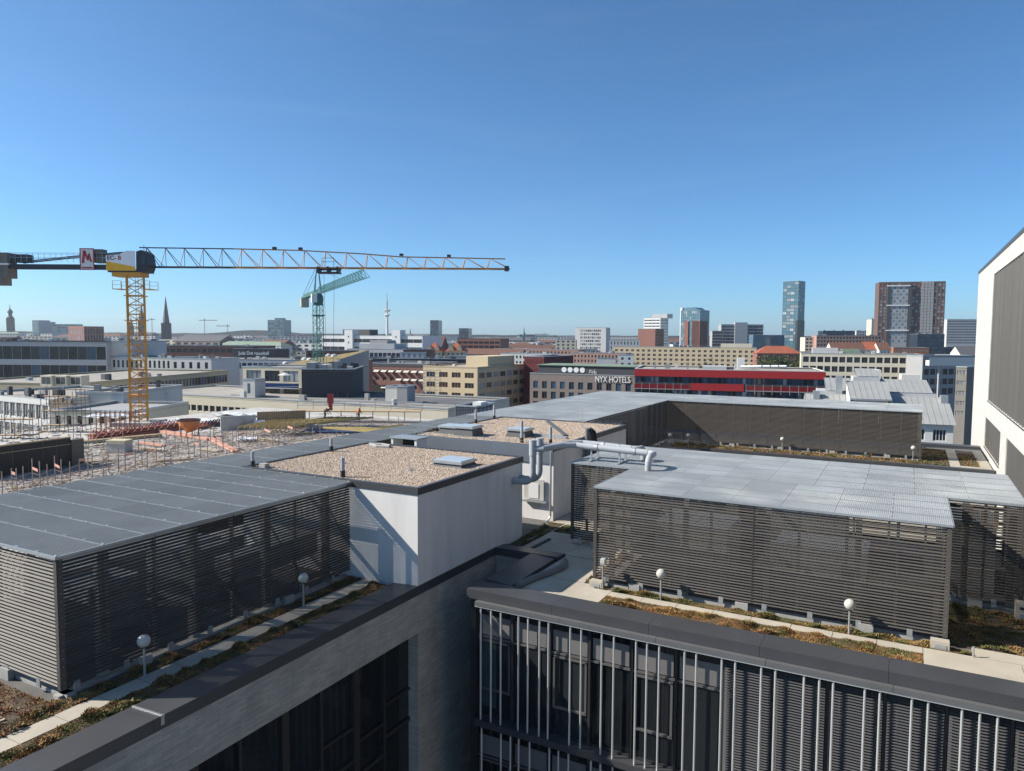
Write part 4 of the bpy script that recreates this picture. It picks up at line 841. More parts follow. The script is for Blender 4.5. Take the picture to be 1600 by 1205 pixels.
for poly in ([(-5.95, Z0+.1), (-5.62, Z0+.1), (-5.42, Z0+1.75), (-5.75, Z0+1.75)], [(-5.75, Z0+1.75), (-5.42, Z0+1.75), (-5.0, Z0+.45), (-5.22, Z0+.45)], [(-5.22, Z0+.45), (-5.0, Z0+.45), (-4.92, Z0+1.5), (-5.1, Z0+1.2)], [(-5.1, Z0+1.2), (-4.92, Z0+1.5), (-4.55, Z0+.25), (-4.8, Z0+.25)]):
    k = MB(); k.prism(poly, -1.035, -1.005); em.add([(x, z, y) for x, y, z in k.v], k.f)
em.build('emblem', CRED, sgn); MB().box(-5.95, -1.035, zj-.32, -4.55, -1.004, zj-.12).build('strip', CRED, sgn)
for o in yc.children:
    if o.name.split('.')[0] not in ('mast_section', 'foundation', 'platform', 'gallery'): o.location.x -= .62
sgn.location -= CAMR*.62
# --- green crane
GS = 1.53; g0 = at(497, 500, 140*GS); gj = at(570, 430, 99.5*GS)
gz = at(497, 459, 140*GS).z/GS; gc = thing('tower_crane', 'green hammerhead tower crane with slanted jib farther back', 'crane', (g0.x, g0.y, 0), math.atan2(gj.y-g0.y, gj.x-g0.x))
gc.scale = (GS, GS, GS)
gm = mast_mesh(1.4, 2.3, CGR, .11, .06)
for k in range(10): link('mast_section', gm, gc, (0, 0, gz-2.0-2.3*(k+1)), R_(20))
MB().box(-1.1, -1.1, gz-4.2, 1.1, 1.1, gz-4.0).build('gallery', CGR, gc); MB().lathe([(.9, -2.2), (1.05, -1.4), (1.05, -.6), (.7, 0)], 12, (0, 0, gz)).build('slewing_ring', CGR, gc)
MB().box(.2, -1.3, gz-1.7, 1.3, -.3, gz-.1).build('cabin', CWH, gc)
jl = (Vector((gj.x, gj.y))-Vector((g0.x, g0.y))).length/GS
for i in range(5): jib_section(gc, (.8+(jl-.8)*i/5, 0, gz), (.8+(jl-.8)*(i+1)/5, 0, gz), 1.2, 1.15, 1.15, CGR, 4, .09, .055)
jib_section(gc, (-.8, 0, gz), (-21.5, 0, gz), 1.1, .8, .8, CGR, 8, .14, .09, 'counter_jib')
pk = MB(); 
for sx, sy in ((-.7, -.6), (.7, -.6), (.7, .6), (-.7, .6)): pk.bar((sx, sy, gz+.3), (0, sy*.25, gz+5.0), .13)
for k in range(1, 5): z = gz+.3+k*1.0; w_ = .7*(1-k/5.2); pk.bar((-w_, -.4, z), (w_, -.4, z), .07); pk.bar((-w_, .4, z), (w_, .4, z), .07)
pk.build('tower_peak', CGR, gc)
for sy in (-.3, .3): MB().bar((0, sy, gz+4.9), (-19.6, sy, gz+.7), .06).build('tie_bar', CDK, gc)
MB().bar((0, 0, gz+4.9), (jl*.55, 0, gz+1.2), .05).build('tie_bar', CDK, gc)
for i in range(3): MB().box(-21.3+.9*i, -.8, gz-1.9, -20.5+.9*i, .8, gz+.1).build('counterweight', mat('pale_counterweight', (.45, .43, .38), .9), gc)
# --- tiny far cranes
for i, (px, pyt, pyb, x0, x1, D, lb) in enumerate([(320, 497, 521, 311, 340, 1500, 'tiny far tower crane right of the dark church spire'), (356, 506, 521, 338, 360, 1900, 'tinier far tower crane by the domed hill'), (850, 519, 530, 836, 857, 2200, 'faint far tower crane right of the green spire'), (868, 522, 530, 858, 876, 2300, 'second faint far tower crane by the green spire'), (238, 496, 520, 232, 243, 1700, 'faint far tower crane beside the yellow crane mast')]):
    a = at(px, pyb+6, D); tp = at(px, pyt+4, D); t = thing('tower_crane', lb, 'crane', (a.x, a.y, STREET), YAW, 'far cranes on the skyline')
    h = tp.z-STREET; s = D/1148; w_ = .55*s
    mmb = MB().box(-w_/2, -w_/2, 0, w_/2, w_/2, h).build('mast', mat('far_crane_steel', (.35, .25, .2), .7), t)
    MB().box((x0-px)*s, -w_/2, h, (x1-px)*s, w_/2, h+.9*s).build('jib', MAT['far_crane_steel'], t); MB().add([(-w_, 0, h), (w_, 0, h), (0, 0, h+3.5*s)], [(0, 1, 2)]); MB().prism([(-w_, -.2*s), (w_, -.2*s), (w_, .2*s), (-w_, .2*s)], h+.9*s, h+3.0*s).build('peak', MAT['far_crane_steel'], t)
# ================================================================== the city
W_ = lambda n, c, **k: mat(n, c, .9, 0, k.pop('var', .08), k.pop('scale', .12), **k)
CREAM = W_('cream_render', (.62, .50, .33)); CREAM2 = W_('pale_cream_render', (.66, .60, .47)); OFFW = W_('off_white_render', (.66, .65, .62)); GREY = W_('grey_render', (.36, .36, .36)); LGREY = W_('light_grey_render', (.50, .51, .52))
CHAR = W_('charcoal_cladding', (.065, .067, .075)); REDB = brick_mat('red_brick', (.30, .10, .07), (.24, .085, .06), (.25, .2, .17), .24, .08, .008); DREDB = brick_mat('dark_red_brick', (.22, .075, .06), (.16, .06, .05), (.18, .14, .12), .24, .08, .008)
BROWNB = brick_mat('brown_grey_brick', (.27, .22, .19), (.22, .18, .16), (.24, .21, .19), .24, .08, .008); PINKB = W_('pink_stone', (.42, .25, .20)); DRED = W_('dark_red_cladding', (.13, .025, .03)); REDP = W_('bright_red_panel', (.40, .02, .025), var=.05)
BLUEG = glass_mat('blue_curtain_glass', (.10, .19, .26), .08, .12); TEALG = glass_mat('teal_curtain_glass', (.09, .19, .24), .08, .12); CGLASS = glass_mat('city_glass', (.03, .035, .045), .1, .5); PGLASS = glass_mat('pale_blind_glass', (.36, .38, .40), .25, .3); BGLASS = glass_mat('blue_window_glass', (.05, .10, .16), .08, .5)
BITR = mat('bitumen_roof', (.12, .12, .125), .95, 0, .3, .15); GRAVR = mat('pale_gravel_roof', (.36, .33, .29), .95, 0, .25, .3); GREENR = mat('copper_green_roof', (.20, .27, .20), .8, 0, .2, .2); MOSS = mat('moss_roof', (.22, .17, .07), .95, 0, .4, .4); TILE = mat('red_tile_roof', (.36, .10, .05), .85, 0, .2, .5); DTILE = mat('brown_tile_roof', (.15, .07, .05), .85, 0, .2, .5); SLATE = mat('slate_roof', (.10, .10, .11), .8, 0, .2, .5); ZROOF = mat('zinc_standing_seam', (.36, .365, .355), .6, .05, .10, .3)
WFR = mat('white_window_frame', (.62, .62, .60), .6); DFR = mat('dark_window_frame', (.06, .06, .065), .6); BFR = mat('beige_window_frame', (.42, .36, .28), .6)
WC = {}
def win_mesh(w, h, nm, pane, fr):
    k = (round(w, 2), round(h, 2), nm, pane.name, fr.name)
    if k not in WC:
        mb = MB(); mb.quad((0, .0, 0), (w, .0, 0), (w, .0, h), (0, .0, h), 0); f = min(.09, w*.08)
        for b in ((0, 0, f, h), (w-f, 0, w, h), (f, 0, w-f, f), (f, h-f, w-f, h)): mb.box(b[0], -.07, b[1], b[2], -.002, b[3], 1)
        for i in range(1, nm): x = w*i/nm; mb.box(x-f*.5, -.07, f, x+f*.5, -.002, h-f, 1)
        WC[k] = mb.mesh('window', [pane, fr])
    return WC[k]
def facade(root, mb, org, ex, L, zt, zb, spec, mi=0, rev=.22):
    """wall sheet from org along ex (outward = ex x z) with real openings; windows become parts"""
    org = Vector(org); ex = Vector(ex); out = ex.cross(Vector((0, 0, 1)))
    nx, nr, zo, pitch, wh, wf = spec[:6]; pane = spec[6] if len(spec) > 6 else CGLASS; fr = spec[7] if len(spec) > 7 else DFR; nm = spec[8] if len(spec) > 8 else 2; mg = spec[9] if len(spec) > 9 else .4
    panes = pane if isinstance(pane, list) else [pane]
    cell = (L-2*mg)/nx; ww = cell*wf; xi = [(mg+cell*(i+.5)-ww/2, mg+cell*(i+.5)+ww/2) for i in range(nx)]; zi = [(zt-zo-pitch*j-wh, zt-zo-pitch*j) for j in range(nr)]
    zi = [z for z in zi if z[0] > zb+.3]
    xs = sorted({0, L, *[x for p in xi for x in p]}); zs_ = sorted({zb, zt, *[z for p in zi for z in p]}); X0 = {p[0] for p in xi}; Z0 = {p[0] for p in zi}
    pt = lambda x, z, d=0: tuple(org + ex*x - out*d + Vector((0, 0, z)))
    for a, b in zip(xs, xs[1:]):
        for c, d in zip(zs_, zs_[1:]):
            if a in X0 and c in Z0:
                mb.quad(pt(a, c), pt(a, d), pt(a, d, rev), pt(a, c, rev), mi); mb.quad(pt(b, d), pt(b, c), pt(b, c, rev), pt(b, d, rev), mi)
                mb.quad(pt(a, d), pt(b, d), pt(b, d, rev), pt(a, d, rev), mi); mb.quad(pt(b, c), pt(a, c), pt(a, c, rev), pt(b, c, rev), mi)
            else: mb.quad(pt(a, c), pt(b, c), pt(b, d), pt(a, d), mi)
    ang = math.atan2(ex.y, ex.x); rr = random.Random(int(L*100)+nx*7+nr)
    for a, b in xi:
        for c, d in zi:
            link('window', win_mesh(b-a, d-c, nm, rr.choice(panes), fr), root, pt(a, c, rev-.01), ang)
def place(pxL, D, pxR, th, py):
    A = at(pxL, py, D); t = R_(th); e = CAMR*math.cos(t) - CAMF*math.sin(t); r = ray(pxR, py); o = EYE
    den = e.x*r.y - e.y*r.x; s = ((o.x-A.x)*r.y - (o.y-A.y)*r.x)/den
    return A, e, s
def bld(name, label, pxL, pxR, D, th, py, depth, wall, front=None, right=None, left=None, roof=None, par=.35, cat='building', group=None, rim=None, zb=STREET, eaves=None):
    A, e, L = place(pxL, D, pxR, th, py); zt = A.z - zb
    t = thing(name, label, cat, (A.x, A.y, zb), math.atan2(e.y, e.x), group); t['L'] = L; t['H'] = zt; t['Dp'] = depth
    mb = MB(); z0 = 0
    for spec, org, ex, ln in ((front, (0, 0, 0), (1, 0, 0), L), (right, (L, 0, 0), (0, 1, 0), depth), (None, (L, depth, 0), (-1, 0, 0), L), (left, (0, depth, 0), (0, -1, 0), depth)):
        if spec: facade(t, mb, org, ex, ln, zt, z0, spec)
        else:
            o = Vector(org); x = Vector(ex)*ln; mb.quad(tuple(o), tuple(o+x), tuple(o+x+Vector((0, 0, zt))), tuple(o+Vector((0, 0, zt))))
    mb.build('wall', wall, t)
    if eaves is None:
        MB().box(.0, .0, zt-par-.1, L, depth, zt-par).build('roof', roof or BITR, t)
        rb = MB(); w_ = .3
        for b in ((-.06, -.06, L+.06, w_), (-.06, depth-w_, L+.06, depth+.06), (-.06, w_+.005, w_, depth-w_-.005), (L-w_, w_+.005, L+.06, depth-w_-.005)): rb.box(b[0], b[1], zt-.08, b[2], b[3], zt+.12)
        rb.build('roof_edge', rim or STEEL, t)
    else:   # pitched roof, ridge along the front
        kind, rh = eaves; g = MB(); ov = .4
        if kind == 'gable':
            g.add([(-ov, -ov, zt), (L+ov, -ov, zt), (L+ov, depth/2, zt+rh), (-ov, depth/2, zt+rh), (L+ov, depth+ov, zt), (-ov, depth+ov, zt), (0, 0, zt), (0, depth, zt), (L, 0, zt), (L, depth, zt)], [(0, 1, 2, 3), (3, 2, 4, 5)])
            gm = MB(); gm.add([(0, 0, zt), (0, depth, zt), (0, depth/2, zt+rh-.2)], [(0, 2, 1)]); gm.build('gable', wall, t); gm = MB(); gm.add([(L, 0, zt), (L, depth, zt), (L, depth/2, zt+rh-.2)], [(0, 1, 2)]); gm.build('gable', wall, t)
        elif kind == 'hip':
            k = min(depth/2, L/2.2); g.add([(-ov, -ov, zt), (L+ov, -ov, zt), (L+ov, depth+ov, zt), (-ov, depth+ov, zt), (k, depth/2, zt+rh), (L-k, depth/2, zt+rh)], [(0, 1, 5, 4), (1, 2, 5), (2, 3, 4, 5), (3, 0, 4)])
        g.build('roof', roof or TILE, t)
    return t
def onroof(t, name, M, x0, y0, x1, y1, h, z=None):
    L, H, d = t['L'], t['H'], t['Dp']; z = H-.30 if z is None else z
    return MB().box(L*x0, d*y0, z, L*x1, d*y1, z+h).build(name, M, t)
GL2 = [CGLASS, CGLASS, PGLASS]

# ---------------- left middle ground
t = bld('office_block', 'white low office block with torn brown end wall beside the building site', -60, 76, 137, 30, 613.5, 22, OFFW, (14, 4, .9, 3.6, 2.5, .86, [CGLASS, PGLASS, CGLASS], WFR, 3, .2), roof=GRAVR, left=None)
L, H, d = t['L'], t['H'], t['Dp']
MB().box(L, .0, 0, L+7.2, .5, H-.2).build('broken_wall', mat('torn_brown_masonry', (.17, .13, .09), .95, 0, .35, 1.2, .6, 8), t)
for i in range(5): MB().box(L+.3+1.3*i, .02, H-.2, L+1.2+1.3*i, .45, H+.05+.25*((i*7) % 3)).build('broken_edge', MAT['torn_brown_masonry'], t)
onroof(t, 'parapet_band', OFFW, 0, -.004, 1, .0, .9, H-.9)
bld('office_block', 'white windowless wing with grey corner behind the torn wall', 118, 192, 128, 4, 613, 20, OFFW, roof=GRAVR, rim=LGREY)
for k, (fx, fy, s) in enumerate([(.35, .3, 1.2), (.62, .35, 1.5), (.72, .6, .7), (.85, .25, .6), (.25, .6, .5)]):
    p = t.matrix_world @ Vector((0, 0, 0)); a = t.rotation_euler.z; q = Vector((t.location.x, t.location.y)) + Vector((math.cos(a), math.sin(a)))*L*fx + Vector((-math.sin(a), math.cos(a)))*d*fy
    MB().box(-s/2, -s/2, 0, s/2, s/2, s*.8).build('roof_vent', DARKP, loc=(q.x, q.y, STREET+H-.35), label=('dark square roof vent left on the low white office roof', 'larger dark roof vent in the middle of the low white office roof', 'small dark vent at the back of the low white office roof', 'tiny dark vent at the right end of the low white office roof', 'tiny dark vent at the back left of the low white office roof')[k], cat='vent')
bld('beige_annex', 'beige annex wall with a row of small windows behind the scaffold', 78, 205, 112, 6, 641, 16, CREAM2, (7, 2, .8, 3.3, 1.9, .45, CGLASS, DFR, 2), roof=GREY)
low = bld('low_office_strip', 'long low white building with ribbon of windows behind the site', 196, 700, 168, 25, 612, 26, CREAM2, (46, 1, 2.05, 3.4, 1.35, .80, [CGLASS, CGLASS, BGLASS, PGLASS], WFR, 1, .5), roof=GRAVR)
onroof(low, 'roof_kerb', GREY, .3, .25, .98, .27, .35); onroof(low, 'bitumen_field', BITR, .50, .3, .97, .9, .02)
OLIVE = mat('olive_cream_render', (.40, .385, .27), .9, 0, .08, .2)
t = bld('cream_office', 'long cream office with orange lit end and dark ribbon windows behind the yellow crane', -80, 115, 178, 8, 597, 70, CREAM, None, (40, 3, 1.4, 3.6, 2.3, .94, [BGLASS, CGLASS, BGLASS], DFR, 1, .6), roof=GRAVR, rim=OLIVE)
for i, px in enumerate((78, 101, 124)):
    p = at(px, 582, 172); acu = thing('air_conditioner', ('leftmost', 'middle', 'rightmost')[i] + ' one of three beige air conditioning units on the flat roof', 'air conditioner', (p.x, p.y, t.location.z + t['H'] - .35), YAW-.25, 'roof air conditioners')
    MB().box(-1.6, -1.2, 0, 1.6, 1.2, 2.5).build('casing', CREAM2, acu); MB().box(-1.25, -1.23, .5, -.05, -1.202, 2.1).build('grille', DFR, acu); MB().box(.1, -1.23, .5, 1.3, -1.202, 2.1).build('grille', DFR, acu)
t = bld('grey_office', 'long grey office with two dark ribbon window bands at far left', -70, 166, 262, 3, 533, 30, LGREY, (16, 2, 1.7, 6.6, 4.6, .985, [CGLASS, BGLASS, CGLASS], DFR, 4, .3), roof=SLATE, rim=SLATE)
bld('grey_office', 'blank pale grey stair block right of the ribbon-window office', 167, 205, 262, 3, 533, 24, OFFW, roof=BITR)
bld('white_house', 'small white building with tall dark windows behind the crane mast', 166, 268, 262, 14, 558, 16, OFFW, (14, 1, 1.0, 4, 2.6, .5, CGLASS, DFR, 1), roof=SLATE)
bld('white_house', 'white flat roofed box with louvred vents right of the crane mast', 266, 330, 255, 14, 560, 16, OFFW, (5, 1, 1.2, 4, 2.2, .4, CGLASS, DFR, 1), roof=LGREY)
t = bld('grey_low_building', 'grey low building with dark ribbon windows at left centre', 325, 500, 330, 8, 561, 24, LGREY, (20, 1, 1.6, 4, 2.6, .8, BGLASS, DFR, 1), roof=GRAVR)
t = bld('dark_office', 'dark roofed office with white lettering strip below its eaves', 235, 395, 420, 6, 540, 30, DREDB, (16, 1, 1.4, 4, 2.4, .8, CGLASS, DFR, 1), roof=SLATE)
t = bld('dark_lettered_building', 'dark grey hall with a strip of white script lettering', 365, 428, 400, 6, 545, 20, CHAR, roof=SLATE)
link('lettering', text_mesh('Juda Dut rauusball', 2.6, .05, mat('sign_white', (.85, .85, .85), .5)), t, (t['L']*.5, -.12, t['H']-2.4), (R_(90), 0, 0), scale=(.9, 1, 1))
t = bld('terrace_house', 'light modern house with recessed terraces and a blue balcony', 379, 472, 172, 14, 573, 14, CREAM2, (3, 3, .8, 3.4, 2.5, .8, [PGLASS, CGLASS], DFR, 3, .5), roof=GRAVR)
for (x0, x1, z) in ((.36, 1.0, 4.6), (.45, .95, 8.2)): 
    L, H = t['L'], t['H']; MB().box(L*x0, -1.6, H-z-.25, L*x1, 0, H-z).build('balcony', LGREY, t); MB().box(L*x0, -1.62, H-z, L*x1, -1.55, H-z+1.0).build('balustrade', mat('blue_glass_balustrade', (.02, .05, .16), .15), t)
p = at(450, 575, 168); us = thing('parasol', 'small pale parasol open on the house terrace', 'parasol', (at(445, 600, 166).x, at(445, 600, 166).y, at(445, 600, 166).z)); MB().tube([(0, 0, 0), (0, 0, 2.4)], .05, 6).build('pole', STEEL, us); MB().lathe([(1.5, 2.0), (0, 2.6)], 8).build('canopy', OFFW, us)
t = bld('charcoal_block', 'big blank charcoal building with stepped roof edge in the centre left', 471, 553, 158, -4, 577, 15, CHAR, (5, 2, 5.2, 5.2, 2.6, .12, PGLASS, DFR, 2), roof=GRAVR)
onroof(t, 'stair_box', GREY, .04, .2, .2, .6, 1.6); onroof(t, 'roof_unit', LGREY, .28, .3, .42, .7, 1.1); onroof(t, 'roof_unit', GREY, .5, .4, .6, .7, 1.8)
t = bld('sloped_green_roof', 'building with a tilted moss roof carrying pale domes', 425, 532, 230, 10, 574, 24, GREY, roof=BITR)
L, H = t['L'], t['H']; sl = MB(); sl.add([(-1, -6, H-1.2), (L, -6, H+2.2), (L, 24, H+5.2), (-1, 24, H+1.6), (-1, 0, H-.5), (L, 0, H-.5), (L, 24, H-.5), (-1, 24, H-.5)], [(0, 1, 2, 3), (4, 5, 1, 0), (5, 6, 2, 1)]); sl.m = [0, 1, 1]; sl.build('sloped_roof', [MOSS, GREY], t)
for i in range(5): MB().lathe([(1.0, 0), (.85, .45), (.4, .7), (0, .75)], 10, (2.5+i*4.1, 4+5*(i % 2), H+.3+3.5*(2.5+i*4.1)/L+.11*(10+5*(i % 2))-.8)).build('roof_dome', OFFW, t)
bld('white_stair_box', 'white stair box standing on the low roof before the red brick block', 602, 620, 146, 14, 604, 4.5, OFFW, (1, 1, .8, 3, 2.4, .35, PGLASS, WFR, 1), zb=-5.2, roof=LGREY)
bld('grey_stair_box', 'grey half of the stair box on the low roof', 620.5, 636, 144, 14, 604, 4.2, GREY, zb=-5.2, roof=LGREY)
bld('white_stair_box', 'white roof access box left of the terrace house', 379, 398, 158, 14, 593, 4.0, OFFW, (1, 1, .8, 3, 2.2, .35, PGLASS, WFR, 1), zb=-5.2, roof=LGREY)
t = bld('grey_panel_tower', 'slim grey panelled stair tower with red brick edge', 540, 566, 250, 3, 566, 12, GREY, (5, 9, .3, 2.4, 2.2, .93, [GREY, LGREY], DFR, 1, .2), roof=BITR)
bld('brick_edge', 'narrow red brick pier beside the grey panelled tower', 566, 571, 249, 3, 563, 10, REDB)
t = bld('red_brick_block', 'red brick block with rows of small windows and pale awnings', 570, 668, 290, 22, 567, 26, REDB, (8, 4, 2.2, 3.15, 1.5, .5, CGLASS, BFR, 2, .6), roof=BITR)
L, H = t['L'], t['H']; cell = (L-1.2)/8
for j in range(4):
    for i in range(8):
        if (i*5+j*3) % 7 in (0, 2, 3, 5) or (j == 0 and i > 0):
            x = .6+cell*(i+.5); MB().add([], []); aw = MB(); aw.add([(x-1.15, 0, H-2.6-3.15*j), (x+1.15, 0, H-2.6-3.15*j), (x+1.15, -1.3, H-3.35-3.15*j), (x-1.15, -1.3, H-3.35-3.15*j)], [(0, 1, 2, 3)]); aw.build('awning', mat('pale_awning', (.6, .57, .52), .8), t)
MB().box(0, -.1, H-1.3, L, .0, H-.1).build('attic_band', CHAR, t); MB().box(.3, -.6, H-12.6, L*.55, -.05, H-8.6).build('dark_entrance', BLACKI, t)
t = bld('long_dark_roof', 'long dark flat roofed storey behind the red brick and cream blocks', 566, 745, 330, 5, 560, 26, CHAR, (24, 1, .9, 3, 1.9, .9, BGLASS, DFR, 1), roof=SLATE)
cr = bld('cream_block', 'cream tiled office block with brown windows on two faces', 661, 746, 248, 28.4, 571.6, 34, CREAM, (4, 4, 1.9, 3.35, 1.75, .68, [mat('brown_glass', (.07, .04, .035), .15, 0, .2, 1), CGLASS], BFR, 3, .6), (7, 4, 1.9, 3.35, 1.75, .78, [MAT['brown_glass'], CGLASS, PGLASS], BFR, 3, .5), roof=GRAVR, rim=CREAM)
onroof(cr, 'penthouse', CREAM, .55, .25, .95, .8, 3.6)
scaffold(654, 688, 216, -14.5, 12.5, 4, 6, 'grey scaffold stair tower in front of the cream block', 2.6, STEEL, None)
t = bld('metal_clad_box', 'low metal clad roof storey with a white unit on top', 711, 744, 118, 24, 634, 7, ZROOF, (9, 1, .1, 3, 2.6, .96, ZROOF, LGREY, 1, .05), (5, 1, .1, 3, 2.6, .96, ZROOF, LGREY, 1, .05), roof=BITR)
onroof(t, 'roof_unit', WHITE, .55, .3, .95, .65, .8)
# ---------------- centre: hotel, red banded office
bld('dark_red_block', 'narrow dark red clad block beside the brick hotel', 819, 850, 262, 28, 557, 26, DRED, (12, 3, 1, 3.3, 1.6, .18, CGLASS, DFR, 1), roof=BITR)
ho = bld('brick_hotel', 'brown brick hotel with dark attic band and white lettering', 828, 992, 236, 24, 583, 24, BROWNB, (11, 3, 2.5, 3.25, 2.25, .55, [BGLASS, CGLASS, BGLASS], DFR, 2, .5), roof=BITR)
L, H = ho['L'], ho['H']
MB().box(2.6, .6, H-.2, L, 14, H+2.6).build('attic', CHAR, ho); MB().box(2.3, .2, H+2.6, L, 15, H+2.8).build('attic_roof', GREENR, ho)
LWH = mat('white_sign', (.85, .85, .84), .4)
link('lettering', text_mesh('NYX HOTELS', 2.35, .08, LWH, False), ho, (L*.80, -.20, H-1.35), (R_(90), 0, 0), scale=(.80, 1.12, 1))
for i in range(4): MB().tube([(L*.333+2.02*i, .48, H+1.35), (L*.333+2.02*i, .58, H+1.35)], .84, 18).build('disc', LWH, ho)
em = MB()
for (x0, z0, x1, z1) in ((0, 0, .1, .9), (.1, .8, .8, .9), (.35, .3, .45, .8), (.35, .3, .9, .4), (.9, 0, 1.0, .8), (1.0, .35, 1.5, .45), (1.5, 0, 1.6, .9), (1.75, 0, 1.85, 1.1), (1.85, 0, 2.3, .1), (2.25, .1, 2.35, .5), (1.85, .42, 2.3, .52)): em.box(L*.575+x0, .5, H+.3+z0*1.25, L*.575+x1, .595, H+.3+z1*1.25)
em.build('emblem', LWH, ho)
rb = bld('red_banded_office', 'white and glass office with bright red horizontal bands', 992, 1290, 211, 15, 576, 24, CHAR, (38, 3, 2.15, 3.75, 1.75, .82, [PGLASS, BGLASS, BGLASS, CGLASS], DFR, 1, .3), roof=GRAVR, rim=OFFW)
L, H = rb['L'], rb['H']
MB().box(-.05, -.5, H-2.1, L+.05, -.01, H-.2).build('red_band', REDP, rb)
MB().box(L*.305, -.25, H-5.85, L*.59, -.01, H-3.9).build('red_band', REDP, rb); MB().box(L*.305, -.25, H-9.6, L*.59, -.01, H-7.65).build('red_band', REDP, rb)
for (a, b) in ((0, .3), (.6, 1.0)):
    for z in (H-5.5, H-9.2):
        MB().box(L*a, -1.5, z-.2, L*b, -.01, z).build('balcony', GREY, rb); n = round(L*(b-a)/2.3)
        for i in range(n): MB().box(L*a+(L*(b-a))*i/n+.06, -1.5, z, L*a+(L*(b-a))*(i+1)/n-.06, -1.46, z+1.25).build('balustrade', mat('dark_red_glass', (.22, .015, .02), .2), rb); MB().box(L*a+(L*(b-a))*i/n-.04, -1.54, z-1.0, L*a+(L*(b-a))*i/n+.04, -1.46, z+1.7).build('baluster', LGREY, rb)
onroof(rb, 'plant_screen', LGREY, .37, .3, .5, .6, 1.0)
for i in range(4): 
    L, H = rb['L'], rb['H']; MB().tube([(L*(.58+.045*i), 9+i, H+.6), (L*(.58+.045*i)+5.5, 6+i, H+.9)], .45, 10).build('roof_duct', STEEL, rb)
onroof(rb, 'chimney', WHITE, .56, .45, .60, .55, 3.4)
# ---------------- right: zinc roofed hall
zt = thing('zinc_roof_hall', 'old hall with grey standing seam zinc roofs and pale walls', 'building')
A, e, L = place(1258, 128, 1490, 20, 662); zang = math.atan2(e.y, e.x); zt.location = (A.x, A.y, STREET); zt.rotation_euler = (0, 0, zang)
ze = at(1490, 663, (A + e*L - EYE).dot(CAMF)).z - STREET
mb = MB(); facade(zt, mb, (0, 0, 0), (1, 0, 0), L, ze, 0, (7, 4, 1.0, 3.6, 1.9, .62, CGLASS, WFR, 4, .4)); mb.quad((L, 0, 0), (L, 22, 0), (L, 22, ze), (L, 0, ze)); mb.quad((0, 22, 0), (0, 0, 0), (0, 0, ze), (0, 22, ze)); mb.build('wall', OFFW, zt)
def seam_roof(x0, x1, y0, z0, y1, z1, nm='roof'):
    n = max(2, round((x1-x0)/.95)); rr = random.Random(int(x0*10))
    for i in range(n):
        a, b = x0+(x1-x0)*i/n, x0+(x1-x0)*(i+1)/n; k = MB(); k.add([(a+.03, y0, z0), (b-.0, y0, z0), (b-.0, y1, z1), (a+.03, y1, z1)], [(0, 1, 2, 3)])
        k.bar((a, y0, z0+.03), (a, y1, z1+.03), .035, .07); k.build('roof_panel', ZROOF, zt)
seam_roof(0, L+.3, -.6, ze-.1, 7.0, ze+3.9); 
MB().quad((0, 7, ze+3.9), (L, 7, ze+3.9), (L, 14, ze+.5), (0, 14, ze+.5)); bk = MB(); bk.add([(0, 7, ze+3.9), (L, 7, ze+3.9), (L, 22, ze-.5), (0, 22, ze-.5), (L, -.5, ze-.1), (0, -.5, ze-.1)], [(0, 1, 2, 3), (1, 4, 2), (0, 3, 5)]); bk.build('roof_back', ZROOF, zt)
xa, xb = L*.33, L*.57      # central dormer block
MB().box(xa, .0, ze-1, xb, 7.5, ze+3.8).build('dormer_wall', OFFW, zt); seam_roof(xa-.5, xb+.5, -.7, ze+3.75, 8.5, ze+6.3)
MB().box(xa-.5, -.75, ze+3.5, xb+.5, -.6, ze+3.8).build('gutter', STEEL, zt); MB().box(xa+.6, -.05, ze+.3, xb-.6, -.003, ze+3.1).build('dormer_panel', CREAM2, zt); MB().tube([(xa+2.9, -.1, ze+2.2), (xa+3.2, -1.0, ze+1.9)], .28, 10).build('spout', STEEL, zt)
dk_ = MB(); dk_.add([(xb+.5, -.7, ze+3.75), (xb+.5, 8.5, ze+6.3), (xb+.5, 8.5, ze+2), (xb+.5, -.7, ze-.2), (xa-.5, -.7, ze+3.75), (xa-.5, 8.5, ze+6.3), (xa-.5, 8.5, ze+2), (xa-.5, -.7, ze-.2)], [(0, 3, 2, 1), (4, 5, 6, 7)]); dk_.build('dormer_cheek', OFFW, zt)
seam_roof(L*.16, L*.36, 9, ze+4.4, 16, ze+6.4); seam_roof(L*.56, L*.93, 9, ze+4.4, 16, ze+6.4); MB().box(L*.1, 9, ze, L*.95, 16.5, ze+4.3).build('rear_block', LGREY, zt); seam_roof(L*.40, L*.56, 14, ze+6.9, 19, ze+8.2); MB().box(L*.38, 14, ze, L*.58, 19.4, ze+6.8).build('rear_block', LGREY, zt)
MB().box(L*.06, 5.2, ze+2.9, L*.06+1.1, 6.5, ze+4.5).build('vent_box', STEEL, zt); MB().box(L*.955, 5.2, ze+2.9, L*.955+1.1, 6.5, ze+4.3).build('vent_box', STEEL, zt); MB().box(L*.23, 7.5, ze+3.4, L*.23+1.1, 8.6, ze+7.2).build('flue', STEEL, zt)
t = bld('grid_office', 'beige concrete grid office behind the zinc roofs', 1252, 1444, 296, 20, 552, 20, CREAM2, (16, 3, 1.3, 3.7, 2.2, .80, CGLASS, DFR, 2, .5), roof=GRAVR)
onroof(t, 'plant_box', LGREY, .1, .3, .32, .7, 2.4); onroof(t, 'plant_box', GREENR, .35, .3, .5, .7, 2.0); onroof(t, 'plant_box', OFFW, .45, -.9, .62, -.5, 5.5, t['H']-11); onroof(t, 'plant_box', OFFW, .78, -.8, .92, -.5, 4, t['H']-11)
